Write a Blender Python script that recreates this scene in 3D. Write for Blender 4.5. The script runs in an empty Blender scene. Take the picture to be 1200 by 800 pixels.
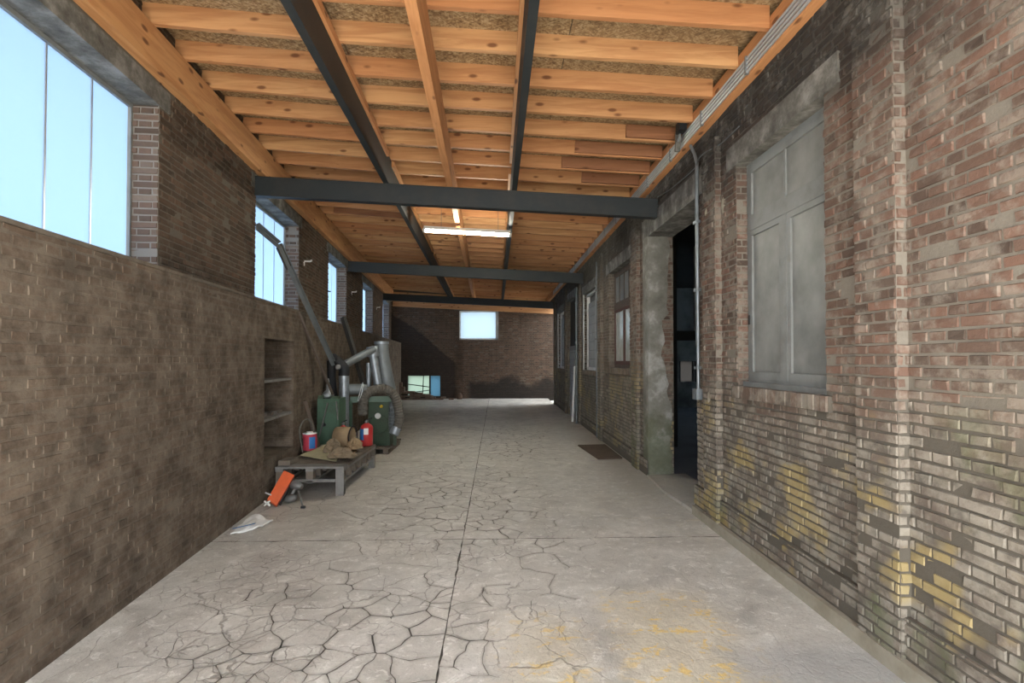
import bpy, math, random
from mathutils import Vector, Matrix
random.seed(7)
sc = bpy.context.scene
col = sc.collection
R = math.radians

# ---------------------------------------------------------------- camera, sky, exposure
F = 600.0                       # focal length in pixels of the 1200x800 frame
CAM = Vector((0, 0, 1.6))
YAW, PITCH, SHY = math.atan(18/600), R(1.0), 10.5/1200
cd = bpy.data.cameras.new('camera'); cam = bpy.data.objects.new('camera', cd); col.objects.link(cam)
cd.sensor_width = 36; cd.lens = 36*F/1200; cd.shift_y = SHY; cd.clip_start = 0.05; cd.clip_end = 300
cam.location = CAM; cam.rotation_euler = (R(90)+PITCH, 0, -YAW)
sc.camera = cam
CM = cam.rotation_euler.to_matrix()
def at(px, py, Y):
    """world point seen at pixel px,py at depth Y"""
    d = CM @ Vector(((px-600)/F, -(py-400)/F + SHY*1200/F, -1))
    return CAM + d*(Y/d.y)

w = bpy.data.worlds.new('world'); sc.world = w; w.use_nodes = True
wb = w.node_tree.nodes['Background']
wb.inputs[0].default_value = (0.93, 0.965, 1.0, 1); wb.inputs[1].default_value = 1.0
vs = sc.view_settings
vs.view_transform = 'Standard'; vs.look = 'None'; vs.gamma = 1; vs.use_curve_mapping = False
vs.exposure = 3.2
sd = bpy.data.lights.new('sun', 'SUN'); sun = bpy.data.objects.new('sun', sd); col.objects.link(sun)
sd.energy = 5.0; sd.angle = R(3); sd.color = (1, .95, .86); sun.rotation_euler = (R(32), 0, R(-14))   # high hazy sun behind the camera, falling through the open gateway

# ---------------------------------------------------------------- material helpers
class NT:
    def __init__(s, name):
        s.m = bpy.data.materials.new(name); s.m.use_nodes = True
        s.t = s.m.node_tree; s.b = s.t.nodes['Principled BSDF']; s.o = s.t.nodes['Material Output']
    def put(s, inp, v):
        if isinstance(v, bpy.types.NodeSocket): s.t.links.new(v, inp)
        elif isinstance(v, (tuple, list)):
            inp.default_value = tuple(v) + ((1,) if len(v) == 3 and len(inp.default_value) == 4 else ())
        else: inp.default_value = v
    def n(s, typ, out=0, props=None, **kw):
        nd = s.t.nodes.new(typ)
        for k, v in (props or {}).items(): setattr(nd, k, v)
        for k, v in kw.items(): s.put(nd.inputs[k.replace('_', ' ')] if not k.startswith('i') or not k[1:].isdigit() else nd.inputs[int(k[1:])], v)
        return nd.outputs[out]
    def pos(s): return s.n('ShaderNodeNewGeometry', 'Position')
    def scl(s, vec, v): return s.n('ShaderNodeVectorMath', 0, {'operation': 'MULTIPLY'}, i0=vec, i1=v)
    def noise(s, vec, scale, detail=4, rough=.6, dist=0.0): return s.n('ShaderNodeTexNoise', 0, None, Vector=vec, Scale=scale, Detail=detail, Roughness=rough, Distortion=dist)
    def math(s, op, a, b=0.0, c=None, clamp=False):
        kw = dict(i0=a, i1=b)
        if c is not None: kw['i2'] = c
        return s.n('ShaderNodeMath', 0, {'operation': op, 'use_clamp': clamp}, **kw)
    def ss(s, v, a, b): # smooth map a..b -> 0..1
        return s.n('ShaderNodeMapRange', 0, {'interpolation_type': 'SMOOTHSTEP'}, i0=v, i1=a, i2=b, i3=0.0, i4=1.0)
    def mix(s, f, a, b, mode='MIX'):
        nd = s.t.nodes.new('ShaderNodeMix'); nd.data_type = 'RGBA'; nd.blend_type = mode
        s.put(nd.inputs[0], f); s.put(nd.inputs[6], a); s.put(nd.inputs[7], b); return nd.outputs[2]
    def ramp(s, f, stops, const=False):
        nd = s.t.nodes.new('ShaderNodeValToRGB'); e = nd.color_ramp
        if const: e.interpolation = 'CONSTANT'
        while len(e.elements) < len(stops): e.elements.new(1)
        for el, (p, c) in zip(e.elements, stops): el.position = p; el.color = tuple(c)+(1,)
        s.put(nd.inputs[0], f); return nd.outputs[0]
    def xyz(s, vec):
        nd = s.t.nodes.new('ShaderNodeSeparateXYZ'); s.put(nd.inputs[0], vec); return nd.outputs
    def bump(s, h, strength=.4, dist=.01): 
        s.put(s.b.inputs['Normal'], s.n('ShaderNodeBump', 0, None, Height=h, Strength=strength, Distance=dist))
    def rnd(s): return s.n('ShaderNodeObjectInfo', 'Random')
    def tint(s):
        t = s.n('ShaderNodeAttribute', 'Fac', {'attribute_name': 'tint'})
        return s.math('FRACT', s.math('ADD', t, s.rnd()))
    def fin(s, colr, rough=.8, metal=0.0, spec=.3):
        s.put(s.b.inputs['Base Color'], colr); s.put(s.b.inputs['Roughness'], rough); s.put(s.b.inputs['Metallic'], metal)
        s.put(s.b.inputs['Specular IOR Level'], spec); return s.m

M = {}
def plain(name, c, rough=.6, metal=0.0, dirt=.35, scale=6, dc=(.09,.075,.06), bump=.15):
    t = NT(name); p = t.pos()
    n1 = t.noise(p, scale, 5); n2 = t.noise(p, scale*7, 3)
    c1 = t.mix(t.math('MULTIPLY', t.ss(n1, .42, .72), dirt), c, dc)
    c1 = t.mix(t.math('MULTIPLY', n2, .35), c1, tuple(x*.55 for x in c))
    t.bump(n2, bump, .004)
    M[name] = t.fin(c1, rough, metal); return M[name]

plain('steel_paint', (.026,.032,.035), .55, 0, .35, 3, (.06,.052,.045), .1)
plain('galvanised', (.30,.335,.365), .45, .6, .5, 9, (.13,.13,.12))
plain('dull_duct', (.17,.19,.20), .55, .4, .5, 5, (.10,.09,.075))
plain('green_paint', (.062,.118,.078), .45, 0, .5, 7, (.05,.05,.035))
plain('dark_green', (.045,.075,.045), .5, 0, .5, 7, (.04,.035,.025))
plain('black_rubber', (.012,.013,.016), .6, 0, .3, 8, (.05,.045,.04))
plain('hose_brown', (.11,.10,.085), .75, 0, .5, 9, (.06,.05,.04), .3)
plain('red_paint', (.42,.035,.035), .35, 0, .3, 9, (.12,.04,.03))
plain('pink_red', (.50,.055,.085), .4, 0, .3, 9, (.25,.05,.05))
plain('orange_paint', (.62,.11,.035), .45, 0, .3, 12, (.25,.07,.03))
plain('white_paint', (.72,.72,.70), .6, 0, .3, 6, (.35,.33,.30))
plain('blue_print', (.03,.16,.42), .5, 0, .15, 9)
plain('yellow_plastic', (.6,.42,.03), .5, 0, .15, 9)
plain('grey_iron', (.17,.17,.165), .5, .5, .5, 12, (.08,.07,.06))
plain('cardboard', (.30,.215,.125), .9, 0, .5, 8, (.16,.11,.07), .3)
plain('pale_board', (.36,.32,.20), .9, 0, .5, 6, (.22,.18,.11), .2)
plain('sacking', (.21,.16,.105), .95, 0, .6, 14, (.10,.075,.05), .6)
plain('old_wood', (.15,.125,.10), .85, 0, .7, 7, (.06,.05,.04), .5)
plain('grey_wood', (.19,.185,.175), .85, 0, .6, 7, (.09,.085,.08), .5)
plain('brown_frame', (.11,.085,.07), .7, 0, .5, 6, (.05,.045,.04), .3)
plain('red_frame', (.10,.05,.042), .7, 0, .5, 6, (.09,.06,.05), .3)
plain('grey_frame', (.23,.24,.235), .55, 0, .5, 5, (.11,.105,.10), .2)
plain('alu', (.62,.65,.68), .35, .6, .2, 8, (.3,.3,.3))
plain('blockwork', (.40,.41,.41), .95, 0, .5, 4, (.24,.24,.24), .6)
plain('block_joint', (.25,.25,.245), .95, 0, .4, 6)
plain('window_dark', (.03,.033,.035), .3, 0, .4, 6, (.07,.065,.06))
plain('soot_plaster', (.05,.048,.044), .95, 0, .6, 1.5, (.02,.02,.02), .5)
plain('inner_plaster', (.24,.245,.235), .95, 0, .7, 1.2, (.035,.035,.035), .3)
plain('inner_floor', (.20,.22,.25), .35, 0, .6, 1.5, (.05,.05,.05), .2)
plain('yard', (.42,.40,.36), .95, 0, .5, .6, (.2,.2,.19))
plain('outer_brick', (.45,.40,.36), .95, 0, .5, 3, (.3,.25,.22))
plain('plank_floor', (.10,.075,.055), .9, 0, .6, 4, (.05,.04,.03), .4)
plain('pale_skirt', (.33,.30,.24), .95, 0, .6, 4, (.17,.14,.09), .5)
plain('osb_edge', (.3,.2,.1), .9)

def sheet_mat(name, c, k):      # translucent daylight sheet / dusty pane
    t = NT(name); t.t.nodes.remove(t.b)
    tr = t.n('ShaderNodeBsdfTranslucent', 0, None, Color=c); df = t.n('ShaderNodeBsdfDiffuse', 0, None, Color=c)
    t.put(t.o.inputs[0], t.n('ShaderNodeMixShader', 0, None, i0=1-k, i1=tr, i2=df)); M[name] = t.m
sheet_mat('blue_sheet', (.35,.45,.58), .85)
sheet_mat('white_sheet', (.36,.42,.47), .9)
sheet_mat('dim_sheet', (.16,.155,.15), .8)
sheet_mat('green_sheet', (.36,.42,.38), .8)
sheet_mat('cyan_sheet', (.17,.27,.33), .8)

def dusty_glass():
    t = NT('dusty_glass'); p = t.pos(); n = t.noise(p, 3, 5)
    M['dusty_glass'] = t.fin(t.ramp(n, [(.3, (.12,.125,.12)), (.7, (.24,.245,.235))]), .5, 0, .5)
    t = NT('milky_glass'); p = t.pos(); n = t.noise(p, 4, 5)
    M['milky_glass'] = t.fin(t.ramp(n, [(.3, (.34,.36,.34)), (.7, (.5,.52,.5))]), .18, 0, .6)
    t = NT('clear_glass'); t.put(t.b.inputs['Transmission Weight'], 1.0); t.put(t.b.inputs['IOR'], 1.02)
    M['clear_glass'] = t.fin((.9,.93,.93), .03)
dusty_glass()

def brick_mat(name, stops, kind):
    t = NT(name); p = t.pos(); x, y, z = t.xyz(p)
    c = t.ramp(t.tint(), stops)
    n_big = t.noise(p, .9, 4); n_mid = t.noise(p, 5, 5, .7); n_fin = t.noise(p, 45, 4, .7)
    c = t.mix(t.math('MULTIPLY', n_fin, .55), c, t.mix(.6, c, (.03,.025,.02)))
    zz = t.math('ADD', z, t.math('MULTIPLY', t.math('SUBTRACT', n_big, .5), 1.3))
    if kind == 'mright':
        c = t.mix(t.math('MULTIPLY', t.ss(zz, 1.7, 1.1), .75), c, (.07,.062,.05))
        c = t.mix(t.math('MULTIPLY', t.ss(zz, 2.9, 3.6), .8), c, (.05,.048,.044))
    elif kind == 'right':
        dust = t.math('MULTIPLY', t.ss(n_mid, .44, .62), .62)
        c = t.mix(dust, c, (.27,.235,.195))
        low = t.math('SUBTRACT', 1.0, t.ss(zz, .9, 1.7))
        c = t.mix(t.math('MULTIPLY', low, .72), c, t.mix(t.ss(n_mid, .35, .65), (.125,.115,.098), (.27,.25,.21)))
        yel = t.math('MULTIPLY', t.ss(t.noise(t.scl(p, (1, 1.1, 1.3)), 1.25, 3), .53, .61), low)
        c = t.mix(t.math('MULTIPLY', yel, .62), c, (.36,.275,.11))
        gr = t.math('MULTIPLY', t.ss(t.noise(t.scl(p, (1, 1, .6)), 1.7, 4), .55, .68), t.math('SUBTRACT', 1.0, t.ss(zz, .9, 1.6)))
        c = t.mix(t.math('MULTIPLY', gr, .6), c, (.10,.12,.055))
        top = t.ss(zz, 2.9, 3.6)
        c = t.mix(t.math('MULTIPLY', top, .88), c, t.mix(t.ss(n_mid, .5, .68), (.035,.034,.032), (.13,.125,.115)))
        far = t.ss(y, 6.5, 9.0)       # this end of the wall is greyer, dusted with cement
        c = t.mix(t.math('MULTIPLY', far, .45), c, (.135,.125,.10))
    elif kind == 'left':
        c = t.mix(t.math('MULTIPLY', t.ss(n_mid, .5, .66), .5), c, (.15,.125,.095))
        lw = t.math('SUBTRACT', 1.0, t.ss(zz, 2.0, 2.7))
        c = t.mix(t.math('MULTIPLY', lw, .75), c, t.mix(t.ss(n_mid, .3, .7), (.05,.038,.028), (.16,.128,.098)))
    else:
        c = t.mix(t.math('MULTIPLY', t.ss(n_mid, .52, .7), .4), c, (.16,.125,.095))
        # old roof line: a tarred triangle on the wall, and a tar band along the foot
        e = t.math('ADD', t.math('SUBTRACT', t.math('MULTIPLY_ADD', x, -.78, .25), z), t.math('MULTIPLY', t.math('SUBTRACT', n_big, .5), .7))
        tri = t.math('MULTIPLY', t.ss(e, 0, .12), t.math('SUBTRACT', 1.0, t.ss(x, -1.75, -1.6)))
        c = t.mix(t.math('MULTIPLY', tri, .72), c, (.022,.02,.019))
        band = t.math('MULTIPLY', t.math('SUBTRACT', 1.0, t.ss(zz, .5, .85)), t.ss(x, -1.3, -1.0))
        c = t.mix(t.math('MULTIPLY', band, .8), c, (.02,.019,.018))
    t.bump(t.math('ADD', n_fin, t.math('MULTIPLY', n_mid, 1.5)), .55, .006)
    M[name] = t.fin(c, .92, 0, .2)
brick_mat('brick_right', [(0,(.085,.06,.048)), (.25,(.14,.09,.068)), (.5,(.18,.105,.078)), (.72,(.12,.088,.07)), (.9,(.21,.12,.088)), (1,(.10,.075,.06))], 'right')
brick_mat('brick_left', [(0,(.07,.05,.036)), (.35,(.125,.08,.054)), (.6,(.10,.07,.05)), (.85,(.17,.105,.07)), (1,(.08,.06,.045))], 'left')
brick_mat('brick_back', [(0,(.065,.045,.034)), (.35,(.115,.07,.048)), (.6,(.09,.06,.043)), (.85,(.15,.09,.062)), (1,(.07,.05,.038))], 'back')
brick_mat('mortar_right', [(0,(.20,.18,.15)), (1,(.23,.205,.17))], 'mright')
brick_mat('mortar_left', [(0,(.15,.13,.105)), (1,(.17,.145,.115))], 'left')
brick_mat('mortar_back', [(0,(.14,.115,.09)), (1,(.15,.12,.095))], 'back')
brick_mat('jamb_brick', [(0,(.20,.15,.11)), (.4,(.30,.20,.15)), (.7,(.24,.165,.12)), (1,(.34,.26,.20))], 'plainjamb') if False else None
def jamb():
    t = NT('jamb_brick'); p = t.pos(); n = t.noise(p, 30, 4)
    c = t.ramp(t.tint(), [(0,(.10,.07,.052)), (.4,(.19,.12,.085)), (.7,(.14,.095,.07)), (1,(.25,.19,.145))])
    t.bump(n, .5, .006); M['jamb_brick'] = t.fin(t.mix(t.math('MULTIPLY', n, .5), c, (.08,.06,.05)), .92)
    t = NT('jamb_mortar'); M['jamb_mortar'] = t.fin((.24,.215,.185), .95)
jamb()

def concrete_mats():
    t = NT('floor_concrete'); p = t.pos(); x, y, z = t.xyz(p)
    big = t.noise(p, .55, 4, .6, .4); mid = t.noise(p, 2.6, 6, .65, .6); fin = t.noise(p, 22, 5, .7); spk = t.noise(p, 70, 3, .6)
    c = t.ramp(mid, [(.30,(.27,.25,.22)), (.45,(.41,.385,.345)), (.58,(.52,.495,.45)), (.74,(.64,.615,.57))])
    c = t.mix(t.math('MULTIPLY', t.ss(big, .52, .66), .5), c, (.37,.37,.365))
    frag = t.n('ShaderNodeAttribute', 'Fac', {'attribute_name': 'tint'})
    c = t.mix(t.math('MULTIPLY', t.math('ABSOLUTE', t.math('SUBTRACT', t.math('FRACT', t.math('ADD', frag, t.rnd())), .5)), .45), c, (.43,.42,.40))
    # scuffed pale scratches, drawn out across the hall
    scr = t.noise(t.scl(p, (1, 1.2, 1)), 8.5, 8, .82, .6)
    c = t.mix(t.math('MULTIPLY', t.ss(scr, .54, .60), .65), c, (.76,.74,.70))
    c = t.mix(t.math('MULTIPLY', t.ss(scr, .45, .37), .65), c, (.24,.22,.19))
    # brown earth trodden in along the left wall and round the pallets
    br = t.math('MULTIPLY', t.ss(t.math('ADD', x, t.math('MULTIPLY', mid, 1.4)), -.2, -1.7), t.ss(y, 3.0, 6.5))
    c = t.mix(t.math('MULTIPLY', br, .6), c, (.24,.20,.155))
    brr = t.math('MULTIPLY', t.ss(t.math('ADD', x, t.math('MULTIPLY', mid, .9)), 1.75, 2.35), t.ss(y, 4.5, 6.5))
    c = t.mix(t.math('MULTIPLY', brr, .6), c, (.15,.125,.09))
    farm = t.math('MULTIPLY', t.ss(y, 6.0, 11.0), t.ss(y, 19.0, 16.5))
    c = t.mix(t.math('MULTIPLY', farm, t.math('MULTIPLY', t.ss(big, .4, .65), .2)), c, (.34,.30,.25))
    ed = t.n('ShaderNodeAttribute', 'Fac', {'attribute_name': 'edge'})
    ed = t.ss(t.math('ADD', ed, t.math('MULTIPLY', t.math('SUBTRACT', scr, .5), 1.6)), .35, 1.0)
    c = t.mix(t.math('MULTIPLY', ed, .6), c, (.225,.20,.17))
    pale = t.math('MULTIPLY', t.ss(y, 9.0, 13.0), t.ss(mid, .35, .6))      # far half coloured paler, standing in for the strong daylight there
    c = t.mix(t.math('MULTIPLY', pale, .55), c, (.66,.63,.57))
    # flecks of yellow road paint
    def zone(a0, a1, b0, b1): return t.math('MULTIPLY', t.math('MULTIPLY', t.ss(x, a0, a0+.3), t.ss(x, a1+.3, a1)), t.math('MULTIPLY', t.ss(y, b0, b0+.25), t.ss(y, b1+.4, b1)))
    yz = t.math('MAXIMUM', zone(.55, 1.25, 1.6, 3.3), t.math('MULTIPLY', zone(-.1, .35, 1.6, 3.0), .8))
    fl = t.noise(t.scl(p, (1, 1.6, 1)), 6.5, 6, .72, .4)
    c = t.mix(t.math('MULTIPLY', yz, .4), c, (.50,.40,.22))
    c = t.mix(t.math('MULTIPLY', t.math('MULTIPLY', yz, t.ss(fl, .54, .60)), .9), c, (.66,.44,.07))
    yz2 = t.math('MULTIPLY', t.ss(x, .3, 1.6), t.math('MULTIPLY', t.ss(y, 4.0, 5.0), t.ss(y, 9.0, 6.0)))
    c = t.mix(t.math('MULTIPLY', t.math('MULTIPLY', yz2, t.ss(fl, .56, .66)), .35), c, (.42,.33,.12))
    # newer cement patch
    gp = t.math('MULTIPLY', t.ss(t.math('ADD', x, t.math('MULTIPLY', mid, .5)), 1.35, 1.6), t.ss(y, 3.0, 2.7))
    c = t.mix(t.math('MULTIPLY', gp, .7), c, (.25,.255,.26))
    # hairline crazing too fine to build
    wv = t.n('ShaderNodeVectorMath', 0, {'operation': 'ADD'}, i0=p, i1=t.scl(t.n('ShaderNodeTexNoise', 'Color', None, Vector=p, Scale=3.0, Detail=4.0), (.35,.35,0)))
    vd = t.n('ShaderNodeTexVoronoi', 'Distance', {'feature': 'DISTANCE_TO_EDGE', 'voronoi_dimensions': '2D'}, Vector=wv, Scale=3.4)
    vd2 = t.n('ShaderNodeTexVoronoi', 'Distance', {'feature': 'DISTANCE_TO_EDGE', 'voronoi_dimensions': '2D'}, Vector=wv, Scale=8.5)
    hair = t.math('MULTIPLY', t.ss(vd, .03, .008), t.ss(t.noise(p, 1.1, 3), .44, .54))
    hair = t.math('MAXIMUM', hair, t.math('MULTIPLY', t.ss(vd2, .05, .015), t.ss(t.noise(p, .9, 3), .50, .60)))
    c = t.mix(.14, c, (.82,.80,.75))
    hair = t.math('MULTIPLY', hair, t.math('MULTIPLY_ADD', t.ss(x, 1.0, .1), .8, .2))
    c = t.mix(t.math('MULTIPLY', t.math('MULTIPLY', hair, t.ss(scr, .35, .55)), .7), c, (.16,.14,.12))
    c = t.mix(t.math('MULTIPLY', t.ss(spk, .55, .72), .35), c, (.14,.13,.115))
    t.bump(t.math('ADD', t.math('MULTIPLY', fin, 1.4), t.math('SUBTRACT', mid, t.math('MULTIPLY', hair, 1.0))), .45, .012)
    M['floor_concrete'] = t.fin(c, t.ramp(mid, [(.3,(.36,.36,.36)), (.7,(.62,.62,.62))]), 0, .5)
    t = NT('crack_dirt'); n = t.noise(t.pos(), 14, 4)
    M['crack_dirt'] = t.fin(t.ramp(n, [(.3,(.10,.09,.078)), (.7,(.20,.182,.16))]), 1)
    # cement render of the door reveal, mossy at its foot
    t = NT('door_render'); p = t.pos(); x, y, z = t.xyz(p); n = t.noise(p, 3.2, 6, .65); f = t.noise(p, 20, 4)
    c = t.ramp(n, [(.3,(.13,.125,.105)), (.5,(.20,.195,.17)), (.62,(.34,.335,.31)), (.75,(.24,.23,.20))])
    zz = t.math('ADD', z, t.math('MULTIPLY', n, .9))
    c = t.mix(t.math('MULTIPLY', t.ss(zz, 1.35, .95), .7), c, t.mix(f, (.055,.07,.035), (.13,.14,.085)))
    t.bump(t.math('ADD', n, f), .5, .012); M['door_render'] = t.fin(c, .95)
    t = NT('lintel_cement'); p = t.pos(); n = t.noise(p, 5, 6, .7); f = t.noise(p, 30, 4)
    t.bump(t.math('ADD', n, f), .6, .01); M['lintel_cement'] = t.fin(t.ramp(n, [(.32,(.07,.068,.06)), (.5,(.15,.145,.13)), (.66,(.27,.265,.245))]), .95)
concrete_mats()

def timber_mat(name, axis, a, b):
    t = NT(name); p = t.pos()
    s = [7.0, 7.0, 7.0]; s[axis] = .55
    q = t.scl(p, tuple(s))
    g = t.noise(q, 2.2, 5, .6, .8); g2 = t.noise(q, 9, 3)
    c = t.mix(t.rnd(), a, b)
    c = t.mix(t.math('MULTIPLY', t.ss(g, .38, .64), .6), c, (a[0]*.66, a[1]*.56, a[2]*.5))
    c = t.mix(t.math('MULTIPLY', g2, .25), c, tuple(min(1, v*1.35) for v in b))
    ks = [8.0, 8.0, 8.0]; ks[axis] = 3.4
    v = t.n('ShaderNodeTexVoronoi', 'Distance', None, Vector=t.scl(p, tuple(ks)), Scale=1.0)
    c = t.mix(t.math('MULTIPLY', t.ss(v, .21, .09), .85), c, (.13,.045,.018))
    t.bump(g2, .15, .004); M[name] = t.fin(c, .62, 0, .35)
timber_mat('timber_x', 0, (.46,.20,.085), (.60,.35,.165))
timber_mat('timber_y', 1, (.58,.27,.115), (.60,.32,.14))
timber_mat('timber_dark', 0, (.27,.12,.06), (.32,.15,.075))
def osb():
    t = NT('osb'); p = t.pos()
    def flakes(ang, sc_):
        r = t.n('ShaderNodeVectorRotate', 0, {'rotation_type': 'Z_AXIS'}, Vector=p, Angle=ang)
        v = t.n('ShaderNodeTexVoronoi', 'Color', None, Vector=t.scl(r, (sc_[0], sc_[1], 2)), Scale=1.0, Randomness=1.0)
        return t.n('ShaderNodeSeparateColor', 0, None, i0=v)
    f1, f2, f3 = flakes(.5, (22, 75)), flakes(-.7, (20, 70)), flakes(1.5, (24, 80))
    k = t.math('ADD', t.math('MULTIPLY', f1, .4), t.math('ADD', t.math('MULTIPLY', f2, .35), t.math('MULTIPLY', f3, .25)))
    c = t.ramp(k, [(.15,(.15,.09,.045)), (.42,(.28,.185,.095)), (.6,(.36,.25,.135)), (.85,(.50,.38,.23))])
    c = t.mix(t.math('MULTIPLY', t.rnd(), .3), c, (.22,.15,.085))
    t.bump(k, .25, .003); M['osb'] = t.fin(c, .75)
osb()
t = NT('tube_light'); t.t.nodes.remove(t.b)
t.put(t.o.inputs[0], t.n('ShaderNodeEmission', 0, None, Color=(1, .96, .80), Strength=26.0)); M['tube_light'] = t.m

# ---------------------------------------------------------------- mesh helpers
ORG = {}
class MB:
    def __init__(s): s.v, s.f, s.t, s.s, s.e = [], [], [], [], {}
    def add(s, vs, fs, tint=0.0, smooth=False):
        o = len(s.v); s.v += [Vector(q) for q in vs]
        for f in fs: s.f.append([i+o for i in f]); s.t.append(tint); s.s.append(smooth)
        return s
    def hexa(s, p, tint=0.0):   # p: 4 lower then 4 upper corners, both counter-clockwise
        return s.add(p, [(3,2,1,0), (4,5,6,7), (0,1,5,4), (1,2,6,5), (2,3,7,6), (3,0,4,7)], tint)
    def box(s, a, b, tint=0.0):
        (x0,y0,z0), (x1,y1,z1) = a, b
        x0, x1 = min(x0,x1), max(x0,x1); y0, y1 = min(y0,y1), max(y0,y1); z0, z1 = min(z0,z1), max(z0,z1)
        return s.hexa([(x0,y0,z0),(x1,y0,z0),(x1,y1,z0),(x0,y1,z0),(x0,y0,z1),(x1,y0,z1),(x1,y1,z1),(x0,y1,z1)], tint)
    def bar(s, a, b, wd, ht, up=(0,0,1), tint=0.0, ch=0.0):   # rectangular bar from a to b
        a, b = Vector(a), Vector(b); d = (b-a).normalized(); u = Vector(up); sd = d.cross(u)
        if sd.length < 1e-4: sd = d.cross(Vector((1,0,0)))
        sd.normalize(); u = sd.cross(d).normalized(); sd *= wd/2; u *= ht/2
        return s.hexa([a-sd-u, a+sd-u, b+sd-u, b-sd-u, a-sd+u, a+sd+u, b+sd+u, b-sd+u], tint)
    def tube(s, pts, r, n=12, cap=True, smooth=True):
        pts = [Vector(q) for q in pts]; m = len(pts)
        rs = r if isinstance(r, (list, tuple)) else [r]*m
        vs = []; ref = None
        for i, q in enumerate(pts):
            d = (pts[min(i+1, m-1)] - pts[max(i-1, 0)]).normalized()
            if ref is None: ref = d.cross(Vector((0,0,1))) if abs(d.z) < .95 else d.cross(Vector((1,0,0)))
            ref = (ref - d*ref.dot(d)).normalized(); w_ = d.cross(ref)
            vs += [q + (ref*math.cos(2*math.pi*k/n) + w_*math.sin(2*math.pi*k/n))*rs[i] for k in range(n)]
        fs = [(i*n+k, i*n+(k+1)%n, (i+1)*n+(k+1)%n, (i+1)*n+k) for i in range(m-1) for k in range(n)]
        s.add(vs, fs, 0.0, smooth)
        if cap: s.add(vs[:n], [tuple(range(n-1,-1,-1))]); s.add(vs[-n:], [tuple(range(n))])
        return s
    def hose(s, pts, r, rib=.015, amp=.12, n=14):
        c = curve(pts, 10); d = [0]
        for a, b in zip(c, c[1:]): d.append(d[-1]+(b-a).length)
        m = max(8, int(d[-1]/rib)); out = []; rr = []; j = 0
        for i in range(m+1):
            q = d[-1]*i/m
            while j < len(d)-2 and d[j+1] < q: j += 1
            out.append(c[j].lerp(c[j+1], (q-d[j])/max(1e-6, d[j+1]-d[j]))); rr.append(r*(1+(amp if i % 2 else -amp)))
        return s.tube(out, rr, n, True, False)
    def lathe(s, base, prof, n=20, axis=(0,0,1), smooth=True):
        ax = Vector(axis).normalized(); b = Vector(base)
        return s.tube([b+ax*h for h, r in prof], [max(r, 1e-4) for h, r in prof], n, True, smooth) if True else s
    def prism(s, poly, off):    # extrude polygon (list of points) by vector off
        n = len(poly); off = Vector(off); p = [Vector(q) for q in poly]
        return s.add(p+[q+off for q in p], [tuple(range(n-1,-1,-1)), tuple(range(n,2*n))] + [(i,(i+1)%n,(i+1)%n+n,i+n) for i in range(n)])
    def build(s, name, mat, parent=None, kind=None, loc=None):
        org = ORG[parent.name] if parent else (Vector(loc) if loc else Vector((0,0,0)))
        me = bpy.data.meshes.new(name); me.from_pydata([tuple(q-org) for q in s.v], [], s.f)
        a = me.attributes.new('tint', 'FLOAT', 'FACE'); a.data.foreach_set('value', s.t)
        if s.e:
            ea = me.attributes.new('edge', 'FLOAT', 'POINT')
            for k_, v_ in s.e.items(): ea.data[k_].value = v_
        me.polygons.foreach_set('use_smooth', s.s); me.materials.append(M[mat])
        if mat == 'floor_concrete': me.materials.append(M['crack_dirt']); me.polygons.foreach_set('material_index', [1 if q > 1.5 else 0 for q in s.t]); me.update()
        o = bpy.data.objects.new(name, me); col.objects.link(o)
        if parent: o.parent = parent
        else: o.location = org
        ORG[o.name] = org
        if kind: o['kind'] = kind
        return o
def curve(pts, k=8):            # Catmull-Rom
    p = [Vector(q) for q in pts]; p = [p[0]*2-p[1]] + p + [p[-1]*2-p[-2]]; out = []
    for i in range(1, len(p)-2):
        for j in range(k):
            t = j/k; a, b, c, d = p[i-1:i+3]
            out.append(.5*((2*b)+(c-a)*t+(2*a-5*b+4*c-d)*t*t+(3*b-a-3*c+d)*t**3))
    return out+[p[-2]]
def tag(o, label, cat, group=None):
    o['label'] = label; o['category'] = cat
    if group: o['group'] = group
    return o
def thing(name, label, cat, loc, group=None):
    o = bpy.data.objects.new(name, None); col.objects.link(o); o.location = loc; o.empty_display_size = .1
    ORG[o.name] = Vector(loc); return tag(o, label, cat, group)
def struct(name, loc=(0,0,0)):
    o = bpy.data.objects.new(name, None); col.objects.link(o); o.location = loc; o['kind'] = 'structure'
    ORG[o.name] = Vector(loc); return o

class Frame:                    # wall plane: point = O + U*u + Z*v + N*n
    def __init__(s, O, U, N): s.O, s.U, s.N = Vector(O), Vector(U).normalized(), Vector(N).normalized()
    def p(s, u, v, n=0): return s.O + s.U*u + Vector((0,0,v)) + s.N*n
def subtract(a, b, holes):      # interval minus intervals
    segs = [(a, b)]
    for h0, h1 in holes:
        nx = []
        for s0, s1 in segs:
            if h1 <= s0 or h0 >= s1: nx.append((s0, s1)); continue
            if h0 > s0: nx.append((s0, h0))
            if h1 < s1: nx.append((h1, s1))
        segs = nx
    return [q for q in segs if q[1]-q[0] > .015]
CO, BL, JT = .058, .205, .010   # course height, brick length with joint, joint
def brick_list(u0, u1, v0, v1, holes=(), L=BL, seed=0):
    rg = random.Random(seed); out = []; k = 0; v = v0
    while v < v1-.02:
        vt = min(v+CO, v1)
        hs = [(h[0], h[1]) for h in holes if h[2] < vt-.012 and h[3] > v+.012]
        step = L if (k % 2 == 0) else L*.5+JT*.0      # stretcher and header courses
        for s0, s1 in subtract(u0, u1, hs):
            a = s0 - (rg.random()*.02 + (L*.25 if k % 2 else 0))
            while a < s1:
                b0, b1 = max(a+JT/2, s0), min(a+step-JT/2, s1)
                if b1-b0 > .02: out.append((b0, b1, v+JT*.5, vt-JT*.5))
                a += step
        v += CO; k += 1
    return out
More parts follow.
